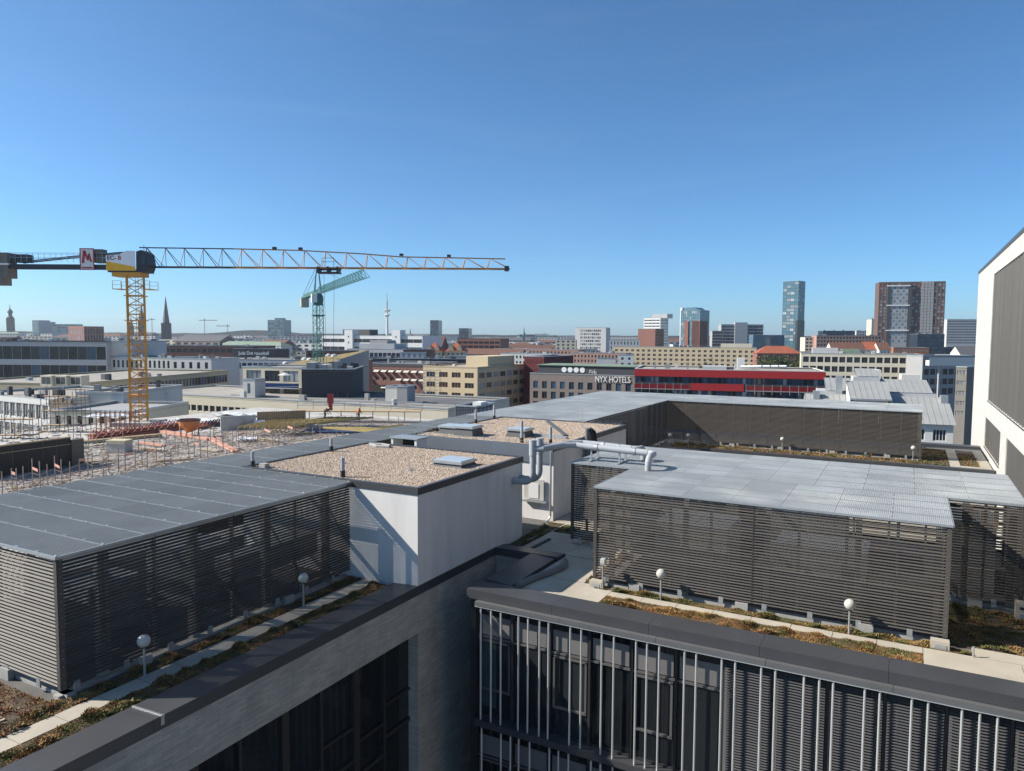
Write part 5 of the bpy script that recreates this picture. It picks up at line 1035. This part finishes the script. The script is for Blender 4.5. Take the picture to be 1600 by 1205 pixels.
bld('bridge_wing', 'shaded wing with pale bridge strip at right', 1442, 1522, 276, -18, 556, 18, GREY, (8, 4, 1.3, 3.7, 2.2, .8, CGLASS, DFR, 2, .5), roof=BITR)
t = thing('link_bridge', 'pale footbridge joining two office wings at right', 'bridge', at(1452, 567, 262), YAW); MB().box(0, 0, -1.0, 17, 2.4, .9).build('deck', OFFW, t); MB().box(0, -.05, .9, 17, 0, 1.9).build('parapet', OFFW, t)
for x in (4, 12): MB().box(x, .8, -22, x+.7, 1.6, -1).build('pier', GREY, t)
bld('concrete_block', 'grey brown concrete block with pale bands beside the white tower', 1494, 1511, 196, 52, 573, 17, mat('brown_concrete', (.20, .185, .165), .9, 0, .15, .2), (6, 5, 1.0, 2.7, 1.1, .93, [OFFW, LGREY], GREY, 1, .3), roof=GREENR)
# ---------------- middle distance centre
t = bld('white_long_building', 'long white building with two stair towers below the telecom tower', 503, 660, 575, 22, 524, 30, WHITE, (12, 3, 2.6, 6.0, 2.7, .985, CGLASS, DFR, 3, .3), roof=GRAVR)
L, H = t['L'], t['H']
for fx in (.25, .72): MB().box(L*fx, -2, 0, L*fx+7.2, 6, H+4.2).build('stair_tower', WHITE, t); MB().box(L*fx+3.2, -2.05, H-1.5, L*fx+4.2, -2.002, H-.3).build('porthole', CGLASS, t); MB().box(L*fx+3.2, -2.05, H-6, L*fx+4.2, -2.002, H-4.8).build('porthole', CGLASS, t)
onroof(t, 'roof_storey', SLATE, .1, .5, .38, .9, 5)
t = bld('grey_terraced_office', 'blue grey terraced office below the long white building', 542, 634, 400, 16, 545, 22, LGREY, (13, 2, 2.0, 4, 2.8, .86, BGLASS, DFR, 2, .6), roof=BITR); onroof(t, 'roof_storey', LGREY, .15, .2, .75, .9, 3.2); onroof(t, 'roof_storey', GREY, .3, .3, .6, .8, 5)
bld('brown_low_block', 'brown low block left of the blue grey office', 478, 543, 370, 6, 548, 18, DREDB, (7, 2, 1.2, 3.6, 1.9, .6, CGLASS, DFR, 2), roof=BITR)
bld('dark_block', 'dark brick block right of the blue grey office', 630, 668, 380, 6, 546, 18, DREDB, roof=BITR)
t = bld('roof_cabins', 'pale roof cabins on the flat roof in the centre', 625, 662, 340, 4, 551, 6, OFFW, (4, 1, .6, 3, 1.6, .4, GREY, LGREY, 1), zb=-6)
for i, (a, b, lb) in enumerate([(663, 690, 'left one of two houses with red tiled roof and cream gables'), (696, 726, 'right one of two houses with red tiled roof and cream gables')]):
    g = bld('gabled_house', lb, a, b, 470, 6, 549, 12, CREAM, (4, 2, 1, 3, 1.5, .4, CGLASS, WFR, 1), roof=TILE, eaves=('hip', 5.5))
    for fx in (.15, .58): L, H = g['L'], g['H']; gb = MB(); gb.add([(L*fx, -.1, H+.5), (L*fx+L*.3, -.1, H+.5), (L*fx+L*.15, -.1, H+4), (L*fx, 4, H+.5), (L*fx+L*.3, 4, H+.5), (L*fx+L*.15, 4, H+4)], [(0, 1, 2), (0, 2, 5, 3), (1, 4, 5, 2)]); gb.build('dormer', CREAM, g)
bld('dark_red_church_roof', 'steep dark red roof left of the gabled houses', 655, 690, 600, 10, 541, 20, DREDB, roof=DTILE, eaves=('gable', 8))
bld('white_low_house', 'white low house below the gabled houses', 700, 742, 400, 8, 556, 12, OFFW, (5, 1, 1.2, 3, 1.4, .35, CGLASS, DFR, 1), roof=LGREY)
bld('brown_brick_warehouse', 'brown brick warehouse block with dark ribbon windows', 714, 782, 640, 14, 529, 30, REDB, (8, 4, 2.5, 3.6, 1.9, .85, CGLASS, DFR, 2), roof=SLATE, rim=SLATE)
bld('pink_row', 'long low pink and white row with many small windows', 772, 905, 555, 20, 545, 18, PINKB, (24, 3, 1.4, 3.2, 1.7, .5, CGLASS, WFR, 1), roof=ZROOF)
bld('pink_row', 'pink brick continuation of the low row before the cream slab', 890, 978, 505, 20, 551, 18, PINKB, (16, 2, 1.4, 3.2, 1.9, .5, CGLASS, WFR, 1), roof=ZROOF)
bld('pale_row', 'pale terraced houses at the centre behind the red block', 782, 862, 425, 20, 552, 14, OFFW, (14, 2, 1.2, 3.2, 1.6, .5, CGLASS, DFR, 1), roof=ZROOF)
bld('white_cube', 'white cube house with small windows before the long cream slab', 966, 990, 400, 10, 555, 10, WHITE, (2, 3, 1.2, 3, 1.3, .35, CGLASS, DFR, 1), roof=LGREY)
bld('white_roof_box', 'blank white box on the roofs left of the white cube', 932, 962, 390, 10, 560, 10, OFFW)
t = bld('cream_slab', 'long cream four storey slab with rows of brown windows', 958, 1182, 545, 20, 541.5, 16, CREAM, (25, 5, 1.9, 3.15, 1.7, .52, [MAT['brown_glass'], CGLASS], WFR, 2, .6), roof=SLATE); onroof(t, 'roof_storey', CREAM2, .76, .2, .97, .8, 3)
bld('white_hall', 'low white hall left behind the cream slab', 952, 1000, 640, 8, 531, 20, OFFW, (9, 2, 1.5, 4, 2.6, .3, CGLASS, DFR, 1))
for i, (px, h, lb) in enumerate([(895, 526, 'white townhouse cluster left of the grey tower'), (868, 531, 'cream villa with bay windows beside the white townhouses')]): bld('townhouse', lb, px-24 if i == 0 else px, px+2 if i == 0 else px+32, 700, 10, 536-5*i, 12, (OFFW, CREAM2)[i], (4, 3, 1, 3.1, 1.6, .5, CGLASS, WFR, 1))
# ---------------- towers
def tower(name, label, a, b, D, th, py, dep, wall, spec, rspec=None, **k): return bld(name, label, a, b, D, th, py, dep, wall, spec, rspec or None, **k)
tower('grey_tower', 'pale grey office tower with blank side piers in the centre', 899, 947, 720, 22, 512, 16, OFFW, (11, 8, 2.0, 3.3, 2.1, .78, [CGLASS, PGLASS], WFR, 1, 5.0), roof=GRAVR)
t = tower('white_stepped_tower', 'white banded office tower with stepped top', 1006, 1032, 870, 36, 497, 22, WHITE, (4, 10, 2.2, 3.4, 1.4, .94, CGLASS, DFR, 3, .6), (6, 10, 2.2, 3.4, 1.5, .6, CGLASS, DFR, 1, .6)); onroof(t, 'top_storey', LGREY, .4, .2, 1.3, .9, 5)
tower('brick_office', 'low red brick twin block before the white stepped tower', 997, 1016, 790, 36, 514, 18, REDB, None, None)
tower('brick_office', 'red brick block with dark window side before the white stepped tower', 1011, 1024, 775, 38, 514, 20, REDB, None, (8, 8, 1.2, 3.2, 2.2, .7, CGLASS, DFR, 1, .4))
t = tower('glass_brick_tower', 'tall tower of red brick piers and blue glass with arched crown', 1064, 1094, 840, 40, 485, 24, TEALG, (9, 12, 1.0, 3.3, 2.6, .82, [TEALG, BLUEG, PGLASS], WFR, 1, .4), (7, 12, 1.0, 3.3, 2.6, .85, [TEALG, BLUEG], WFR, 1, .4))
L, H = t['L'], t['H']; Dp = t['Dp']
MB().box(-1.5, 1, 0, 1.0, 7, H+3).build('white_fin', WHITE, t); 
for (x0, x1) in ((.2, .42), (.62, 1.0)): MB().box(L*x0, -1.2, 0, L*x1, 1, H-12).build('brick_pier', REDB, t)
MB().box(L*.62, -1.2, 0, L*1.03, Dp*.75, H-12.5).build('brick_flank', DREDB, t)
cw = MB(); cw.prism([(L*.1, H), (L*.9, H), (L*.72, H+3), (L*.3, H+3)], 0, Dp*.8); cw.v = [(x, z, y) for x, y, z in cw.v]; cw.build('crown', TEALG, t)
t = tower('grey_complex', 'grey office complex with a pale central shaft', 1127, 1193, 900, 6, 507, 20, GREY, (9, 7, 1.6, 3.8, 2.2, .95, BGLASS, DFR, 2, .5)); onroof(t, 'shaft', LGREY, .32, -.08, .62, .3, t['H']+2.0, .5)
tower('grey_complex', 'lower grey office left of the grey complex', 1113, 1130, 880, 6, 517, 18, GREY, (4, 5, 1.4, 3.6, 2, .9, CGLASS, DFR, 2, .4))
t = tower('blue_glass_tower', 'slender blue green glass tower with a dark lower corner', 1224, 1248, 800, 46, 440, 16, TEALG, (4, 19, .8, 3.55, 2.9, .97, [TEALG, BLUEG, TEALG, PGLASS], DFR, 2, .2), (3, 19, .8, 3.55, 3.1, .97, [TEALG, TEALG, PGLASS], DFR, 2, .2)); L, H = t['L'], t['H']; MB().box(L*.88, -.6, 0, L*1.02, t['Dp']+.5, H-42).build('dark_corner', mat('dark_teal_panel', (.05, .06, .06), .4), t)
tower('blue_glass_wing', 'low blue glass wing left of the glass tower', 1177, 1226, 770, 4, 523.5, 18, BLUEG, (9, 4, .6, 3.6, 2.9, .96, [BLUEG, TEALG], DFR, 2, .2))
t = tower('red_slab_tower', 'broad dark red residential tower with glazed white centre', 1374, 1478, 745, 16, 441, 20, brick_mat('plum_cladding', (.15, .085, .07), (.12, .075, .065), (.22, .18, .17), 3.2, 1.6, .06), (18, 19, 2.0, 3.3, 2.0, .62, [PGLASS, CGLASS, PGLASS, mat('red_blind', (.28, .03, .03), .5)], WFR, 1, .5), roof=BITR)
L, H = t['L'], t['H']
MB().box(L*.125, -2.2, 0, L*.17, 0, H-1.5).build('dark_pier', CHAR, t); MB().box(L*.44, -2.2, 0, L*.50, 0, H-1.5).build('dark_pier', CHAR, t)
ctr = MB(); ctr.box(L*.17, -1.6, 0, L*.44, 0, H-4); ctr.build('glazed_centre', GREY, t); me = win_mesh((L*.27)/6*.8, 2.3, 1, BLUEG, WFR); me2 = win_mesh((L*.27)/6*.8, 2.3, 1, PGLASS, WFR)
for i in range(6):
    for j in range(17): link('window', me if (i+j) % 2 else me2, t, (L*.17+L*.27*(i+.1)/6, -1.62, H-7.2-3.3*j), 0)
for z in (H-4.5, H-24, H-49): MB().box(L*.12, -2.6, z, L*.47, -1.62, z+1.1).build('white_beam', WHITE, t)
for i in range(4):
    for j in range(20): MB().box(L*.64+L*.19*i/4+.2, -.5, H-2.9-2.95*j, L*.64+L*.19*(i+1)/4-.2, -.02, H-.2-2.95*j).build('panel', GREY, t)
for i, (a, b, D, py, M, sp, lb) in enumerate([(1362, 1375, 900, 499, CREAM2, (3, 8, 2, 3.2, 1.8, .4, CGLASS, WFR, 1), 'slim beige residential tower left of the red tower'), (1480, 1527, 940, 499, LGREY, (14, 9, 1.6, 3.4, 1.9, .8, BGLASS, DFR, 1), 'blue grey office block right of the red tower'), (1434, 1476, 640, 522, mat('dark_blue_glass_wall', (.03, .045, .07), .2), (9, 6, .8, 3.3, 2.4, .9, BGLASS, DFR, 1), 'dark glass office at the foot of the red tower'), (1276, 1378, 690, 524, PINKB, (20, 4, 1.2, 3.4, 2.0, .75, CGLASS, WFR, 1), 'long brownish office left of the red tower'), (1286, 1336, 720, 517, mat('dark_blue_glass_wall', (.03, .045, .07), .2), (8, 2, .8, 3.3, 2.4, .9, BGLASS, DFR, 1), 'dark set back storey above the brownish office'), (1258, 1282, 700, 527, CREAM2, (4, 4, 1, 3.3, 1.7, .7, CGLASS, DFR, 1), 'small cream office right of the glass tower'), (1338, 1356, 1000, 517, LGREY, (4, 4, 1, 3.3, 1.7, .7, CGLASS, WFR, 1), 'tiny pale block behind the brownish office')]): tower('far_block', lb, a, b, D, 6, py, 16, M, sp)
bld('red_housing_block', 'red brick housing with tiled roof behind the trees', 1183, 1252, 460, 7, 552, 13, REDB, (14, 3, .8, 3, 1.5, .4, CGLASS, WFR, 1), roof=TILE, eaves=('hip', 4.5))
for i, (a, b, D, py, M, R__, lb) in enumerate([(1300, 1352, 420, 547, OFFW, DTILE, 'row houses with brown tiled roofs at right centre'), (1352, 1374, 430, 546, OFFW, TILE, 'house with a bright orange red tiled roof'), (1374, 1392, 425, 547, OFFW, DTILE, 'dark roofed house right of the orange roof'), (1500, 1545, 430, 553, OFFW, SLATE, 'dark slate roofed house near the white tower')]): bld('row_house', lb, a, b, D, 6, py, 12, M, (8 if i == 0 else 3, 2, .6, 3, 1.6, .5, CGLASS, WFR, 1), roof=R__, eaves=('gable', 4.5))
bld('brick_school', 'orange brick block with rows of pale windows right of the tiled roofs', 1396, 1452, 460, 8, 543, 16, mat('orange_brick_wall', (.36, .15, .08), .9, 0, .12, .4), (12, 3, .9, 3.1, 1.6, .5, PGLASS, WFR, 1), roof=DTILE)
# ---------------- far left skyline
bld('pink_brick_block', 'pinkish brick block with tall narrow windows on the left skyline', 106, 131, 900, 25, 510, 26, mat('pink_brick_wall', (.42, .20, .16), .9, 0, .1, .2), (8, 2, 3, 8, 6.5, .5, PGLASS, WFR, 1), (7, 2, 3, 8, 6.5, .4, CGLASS, DFR, 1))
for i, (a, b, D, py, M, lb, th) in enumerate([(50, 60, 2400, 500.5, BLUEG, 'left one of two leaning glass towers on the left skyline', 20), (59, 69.5, 2500, 503, BLUEG, 'right one of two leaning glass towers on the left skyline', 20), (81, 116, 2300, 506.5, BLUEG, 'broad blue office slab on the left skyline', 5), (418, 443, 2100, 500, TEALG, 'bluish tower pair left of the green crane', 14), (672, 685, 1900, 500.5, mat('dark_slab_glass', (.05, .08, .12), .2), 'slim dark hotel slab right of the telecom tower', 8), (717, 732, 1700, 513, mat('dark_slab_glass', (.05, .08, .12), .2), 'short dark slab farther right of the telecom tower', 8), (811, 837, 1900, 522.5, LGREY, 'pale block behind the green church spire', 5)]):
    nf = 9 if i not in (2, 6) else 4
    tt = bld('far_tower', lb, a, b, D, th, py, 40, M, (5, nf, 2, 6.5, 4.2, .9, [BLUEG, CGLASS], DFR, 1, 1.0))
    if i == 3: onroof(tt, 'top_storey', BLUEG, .35, .2, .75, .8, 6)
def spire(name, label, px, D, pyb, prof, M, n=8, body=None):
    a = at(px, pyb, D); t = thing(name, label, 'church tower', (a.x, a.y, STREET), YAW); s = D/1148; zb = a.z-STREET
    if body: w_ = body[0]*s; MB().box(-w_/2, -w_/2, 0, w_/2, w_/2, zb+body[1]*s).build('tower', body[2], t)
    MB().lathe([(max(r*s, .02), zb+h*s) for r, h in prof], n).build('spire', M, t)
    return t
DST = mat('dark_copper', (.07, .085, .10), .7, 0, .1, .05); GCOP = mat('green_copper', (.12, .26, .22), .7, 0, .1, .05); DBR = mat('dark_church_brick', (.075, .07, .075), .9, 0, .1, .05)
spire('church_tower', 'baroque church tower with domed lantern at far left', 17, 2300, 520, [(4.3, 22), (4.4, 24), (3.0, 26), (2.6, 26.2), (2.6, 30), (3.8, 31), (3.6, 33), (2.0, 36), (.8, 37), (.5, 40), (.05, 45)], DST, 12, (8.0, 23, DBR))
spire('church_spire', 'sharp dark church spire right of the yellow crane', 260, 1500, 520, [(5.6, 14), (5.2, 16), (3.0, 34), (.1, 57)], DST, 8, (11, 15, DBR))
spire('church_spire', 'dark spire seen through the crane lattice', 222, 1900, 520, [(4, 18), (3.4, 24), (1.6, 36), (.1, 46)], DST, 8, (8, 18, DBR)); spire('church_spire', 'smaller spire seen through the left of the crane lattice', 205, 2000, 520, [(3, 10), (3.2, 13), (1.5, 17), (.1, 26)], GCOP, 8, (6, 10, DBR))
spire('church_spire', 'thin green copper spire at the centre skyline', 818.5, 1500, 530, [(2.4, 6), (2.6, 8), (1.1, 11), (.6, 16), (.05, 21)], GCOP, 8, (4, 6, GCOP))
spire('church_spire', 'tiny dark spire left of the brick warehouse', 641, 1900, 522, [(1.2, 0), (.9, 3), (.05, 9)], DST, 6)
tv = thing('telecom_tower', 'slender white telecommunications tower with two round platforms', 'tower', (at(605, 520, 2700).x, at(605, 520, 2700).y, STREET)); s = 2700/1148; zb = at(605, 520, 2700).z-STREET
MB().lathe([(3.2*s, 0), (2.2*s, zb), (1.7*s, zb+22*s), (1.4*s, zb+36*s)], 14).build('shaft', WHITE, tv); MB().lathe([(1.7*s, zb+24*s), (4.4*s, zb+27*s), (4.4*s, zb+28.2*s), (1.5*s, zb+29*s)], 18).build('platform', WHITE, tv); MB().lathe([(1.5*s, zb+31*s), (5.6*s, zb+34.5*s), (5.6*s, zb+35.6*s), (1.5*s, zb+36*s)], 18).build('platform', WHITE, tv)
MB().lathe([(1.1*s, zb+36*s), (.9*s, zb+48*s), (.5*s, zb+48.2*s), (.45*s, zb+60*s), (.12*s, zb+60.3*s), (.1*s, zb+67*s)], 8).build('antenna', mat('antenna_steel', (.45, .42, .42), .6), tv)
for k in range(7): MB().lathe([(1.0*s, zb+(38+1.7*k)*s), (1.7*s, zb+(38+1.7*k)*s), (1.7*s, zb+(38.4+1.7*k)*s), (1.0*s, zb+(38.4+1.7*k)*s)], 8).build('antenna_ring', OFFW, tv)
# ---------------- low filler roofs, each its own building
rng = random.Random(21); LOOK = [(OFFW, GRAVR, None, 'white flat roofed', 5), (LGREY, BITR, None, 'grey flat roofed', 6), (CREAM2, BITR, None, 'cream flat roofed', 4), (REDB, DTILE, ('gable', 4), 'brick gable roofed', 2), (OFFW, DTILE, ('hip', 4), 'white walled tile roofed', 2), (GREY, SLATE, None, 'dark slate topped', 6), (BROWNB, SLATE, ('gable', 4.5), 'brown slate gabled', 3), (OFFW, GREENR, ('hip', 4), 'white walled copper roofed', 1), (DREDB, BITR, None, 'dark brick flat roofed', 3)]
MARKS = [(17, 'the baroque church tower'), (60, 'the leaning glass towers'), (98, 'the blue office slab'), (130, 'the pinkish block'), (215, 'the yellow crane'), (260, 'the sharp dark spire'), (325, 'the far small cranes'), (430, 'the bluish tower pair'), (497, 'the green crane'), (605, 'the telecom tower'), (678, 'the slim hotel slab'), (725, 'the short dark slab'), (818, 'the green spire'), (923, 'the pale grey tower'), (1020, 'the white stepped tower'), (1085, 'the brick glass tower'), (1160, 'the grey complex'), (1240, 'the blue glass tower'), (1315, 'the brownish office'), (1425, 'the red slab tower'), (1505, 'the blue grey block')]
CLUT = [mat('roof_unit_white', (.6, .6, .58), .7), mat('roof_unit_grey', (.3, .3, .3), .7), mat('roof_unit_dark', (.08, .08, .085), .7)]
def clutter(t, n, rg, big=1.0):
    L, H, d = t['L'], t['H'], t['Dp']
    for _ in range(n):
        x, y, w_, q, h = rg.uniform(.03, .9)*L, rg.uniform(.05, .8)*d, rg.uniform(.8, 4)*big, rg.uniform(.8, 3)*big, rg.uniform(.5, 2.4)*big
        MB().box(x, y, H-.4, min(x+w_, L-.4), min(y+q, d-.4), H+h).build('roof_unit', rg.choice(CLUT), t)
    if n > 1 and rg.random() < .5: MB().bar((L*rg.random(), d*.5, H-.4), (L*rg.random()*.0+L*.5, d*.5, H+3.5*big), .12*big).build('mast', STEEL, t)
for D, n, hmin, hmax, far in ((330, 9, 13, 17, 0), (430, 13, 13, 18, 0), (560, 18, 14, 20, 0), (720, 22, 15, 22, 0), (950, 28, 16, 24, 1), (1250, 34, 17, 26, 1), (1700, 36, 18, 29, 1), (2300, 38, 20, 33, 1)):
    x = -60.0
    while x < 1640:
        w_ = rng.uniform(.55, 1.5)*1700/n; gap = rng.uniform(0, .35)*w_*(.6 if far else 1); h = rng.uniform(hmin, hmax); M, R__, ev, nm, _w = rng.choices(LOOK, [k[4] for k in LOOK])[0]
        px0, px1 = x, x+w_; x += w_+gap
        if D < 500 and (px0 < 480 or 800 < px1 and px0 < 1250 or px1 > 1480): continue
        py = horizon(px0) + (EYE.z-(STREET+h))/D*1148
        Dj = D*rng.uniform(.95, 1.08); dist = ('near', 'middle', 'far')[0 if D < 500 else 1 if D < 1000 else 2]; mid = (px0+px1)/2; lm = min(MARKS, key=lambda q: abs(q[0]-mid)); where = 'below' if abs(lm[0]-mid) < 14 else 'left of' if mid < lm[0] else 'right of'
        sp = (max(3, int(w_*D/1148/4.5)), 3, 1.2, 3.3, 1.7, .5, GL2, WFR, 1) if not far else (max(3, int(w_*D/1148/9)), 2, 1.6, 5.0, 2.6, .55, CGLASS, DFR, 1)
        b_ = bld('low_building', nm + ' low building ' + where + ' ' + lm[1] + ', ' + dist + ' belt', px0, px1, Dj, rng.uniform(0, 28), py, rng.uniform(12, 20)*(1+far), M, sp, roof=R__, eaves=(ev[0], ev[1]*(1+.5*far)) if ev else None, group=nm + ' buildings of the ' + dist + ' rooftop belt')
        if not ev: clutter(b_, rng.randint(1, 4), rng, 1+.6*far)
crg = random.Random(4)
for o in list(C.objects):
    if o.parent is None and 'L' in o and o.name.split('.')[0] in ('cream_office', 'grey_office', 'office_block', 'low_office_strip', 'grey_low_building', 'dark_office', 'red_banded_office', 'brick_hotel', 'cream_block', 'long_dark_roof', 'red_brick_block', 'white_long_building', 'grid_office', 'cream_slab', 'pink_row', 'pale_row', 'white_house', 'charcoal_block', 'far_block', 'grey_terraced_office'): clutter(o, 7, crg, .55)
# hills far behind
hl = MB(); pts = []
for i in range(121):
    px = -100+15*i; h = 2.0+2.2*noise.noise((px*.006, 1.3, 0))+1.4*noise.noise((px*.03, 4, 0)) + (4.5 if 330 < px < 470 else 0)*math.sin((px-330)/140*math.pi if 330 < px < 470 else 0)
    p = at(px, horizon(px)-max(.4, h), 4200); pts.append(p)
for a, b in zip(pts, pts[1:]): hl.quad((a.x, a.y, STREET), (b.x, b.y, STREET), tuple(b), tuple(a)); c = a+CAMF*900; d_ = b+CAMF*900; hl.quad(tuple(a), tuple(b), (d_.x, d_.y, STREET), (c.x, c.y, STREET))
struct('hills', hl, mat('wooded_hills', (.05, .07, .05), .95, 0, .3, .01))
# ---------------- trees
LEAF = [mat('leaf_%d' % i, c, .7, 0, .2, .5) for i, c in enumerate([(.035, .06, .018), (.055, .085, .025), (.09, .10, .03), (.025, .045, .015)])]
BARK = mat('bark', (.09, .065, .045), .9)
def tree(p, h, w_, label, seed, n=1500):
    r = random.Random(seed); t = thing('tree', label, 'tree', p, 0, 'city trees'); tk = MB(); tk.tube([(0, 0, 0), (.1, 0, h*.3), (.0, .1, h*.6)], [w_*.07, w_*.05, w_*.02], 7)
    for k in range(5): a = k*1.3; tk.tube([(0, 0, h*(.25+.06*k)), (math.cos(a)*w_*.3, math.sin(a)*w_*.3, h*(.5+.06*k))], [w_*.03, w_*.01], 5)
    tk.build('trunk', BARK, t); cl = [(r.gauss(0, .24)*w_, r.gauss(0, .24)*w_, h*(.55+r.uniform(-.22, .3)), r.uniform(.14, .26)*w_) for _ in range(16)]; mb = MB()
    for i in range(n):
        cx, cy, cz, cr_ = cl[i % 16]; d = Vector((r.gauss(0, 1), r.gauss(0, 1), r.gauss(0, 1))).normalized()*cr_*r.uniform(.6, 1.08); s = r.uniform(.22, .5)*w_/9
        u = Vector((r.gauss(0, 1), r.gauss(0, 1), r.gauss(0, .6))).normalized(); v = u.cross(Vector((r.gauss(0, 1), r.gauss(0, 1), r.gauss(0, 1)))).normalized(); c = Vector((cx, cy, cz))+d
        mb.add([c-u*s, c+v*s*.6, c+u*s, c-v*s*.6], [(0, 1, 2, 3)], (i % 16 + r.randrange(2)) % 4)
    mb.build('crown', LEAF, t)
for i, (px, D, h, w_, lb) in enumerate([(1199, 410, 24, 13, 'dark tree at the left of the red housing'), (1215, 400, 25, 13, 'round tree before the red housing'), (1233, 395, 24, 13, 'yellowish tree before the right end of the red housing'), (1248, 405, 25, 12, 'dark tree right of the red housing'), (1478, 560, 21, 15, 'green tree right of the red tower foot'), (1494, 540, 22, 15, 'bushy tree left of the white tower'), (1510, 550, 21, 14, 'tree touching the edge of the white tower'), (750, 480, 15, 13, 'lone tree among the roofs in the centre'), (838, 900, 23, 24, 'dark tree below the green spire'), (856, 880, 23, 22, 'dark tree right of the green spire'), (893, 760, 22, 16, 'tree beside the grey tower'), (420, 500, 15, 11, 'small tree among the left roofs'), (1106, 700, 21, 14, 'tree behind the cream slab')]):
    a = at(px, 540, D); tree((a.x, a.y, STREET), h, w_, lb, i)
trg = random.Random(77)
for i in range(26):
    px = trg.uniform(240, 1500); D = trg.choice((520, 640, 780, 900, 1100, 1400)); lm = min(MARKS, key=lambda q: abs(q[0]-px)); a = at(px, 540, D)
    tree((a.x, a.y, STREET), trg.uniform(17, 23)*(1+(D-500)/3500), trg.uniform(13, 22), 'distant dark green tree ' + ('left of ' if px < lm[0] else 'right of ') + lm[1] + ' among the roofs', 50+i, 420)
seen = {}
for o in C.objects:
    if o.parent is None and 'label' in o: seen.setdefault(o['label'], []).append(o)
for lb, os_ in seen.items():
    if len(os_) > 1:
        os_.sort(key=lambda o: (o.location-EYE).dot(CAMR)/max(1, (o.location-EYE).dot(CAMF)))
        for o, w_ in zip(os_, ('left-hand', 'right-hand') if len(os_) == 2 else ('leftmost', 'second', 'third', 'fourth', 'fifth')): o['label'] = w_ + ' ' + lb
# ---------------- side street at right with cars
a = at(1502, 684, 242); struct('side_street', MB().box(-30, -60, .0, 30, 60, .004), mat('asphalt', (.10, .10, .105), .9, 0, .2, .3)).location = (a.x, a.y, STREET+.01)
struct('pavement', MB().box(-9, -60, 0, -4, 60, .12), mat('pale_paving', (.40, .36, .30), .9, 0, .15, .4)).location = (a.x-8, a.y, STREET+.012)
def car(px, py, col, label, rot):
    z = STREET+.02; p = onz(px, py, z); M = mat('car_paint_'+col[0], col[1], .3, .2, .03); t = thing('parked_car', label, 'car', (p.x, p.y, z), rot, 'cars in the side street'); b = MB()
    prof = [(-2.1, .3), (2.1, .3), (2.15, .75), (1.2, .9), (.55, 1.42), (-1.2, 1.45), (-1.9, 1.0), (-2.15, .85)]; b.prism(prof, -.88, .88); b.v = [(x, z_, y) for x, y, z_ in b.v]; b.build('body', M, t)
    g = MB(); g.prism([(1.1, .92), (.52, 1.36), (-1.15, 1.38), (-1.75, 1.0)], -.90, .90); g.v = [(x, z_, y) for x, y, z_ in g.v]; g.build('windows', GLASS, t)
    for x in (-1.35, 1.35):
        for y in (-.9, .72): MB().tube([(x, y, .32), (x, y+.18, .32)], .32, 12).build('wheel', DARKP, t)
    for y in (-.6, .6): MB().box(2.1, y-.2, .6, 2.17, y+.2, .74).build('headlight', GLOBE, t)
for px, py, col, lb, ro in [(1501, 682, ('white', (.7, .7, .7)), 'white car in the side street by the tower', 1.2), (1504, 687, ('black', (.02, .02, .025)), 'black car below the white one in the side street', 1.2), (1491, 672, ('navy', (.02, .03, .08)), 'dark blue car in shade in the side street', 1.2), (1512, 656, ('cream', (.6, .55, .45)), 'pale van at the end of the side street', 2.6)]: car(px, py, col, lb, ro)
# ---------------- air: thin even haze round the whole place
hz = MB().box(-8000, -700, STREET-3, 8000, 9500, 215); H_ = bpy.data.materials.new('thin_air'); H_.use_nodes = True; N = H_.node_tree.nodes; N.remove(N['Principled BSDF']); pv = N.new('ShaderNodeVolumePrincipled'); pv.inputs['Density'].default_value = 0.00006; pv.inputs['Color'].default_value = (.86, .92, 1.0, 1); pv.inputs['Anisotropy'].default_value = .2
H_.node_tree.links.new(pv.outputs[0], N['Material Output'].inputs['Volume'])
HAZE = True
if HAZE: hz.build('haze', H_, label='thin bluish summer haze over the city', cat='haze', kind='stuff')
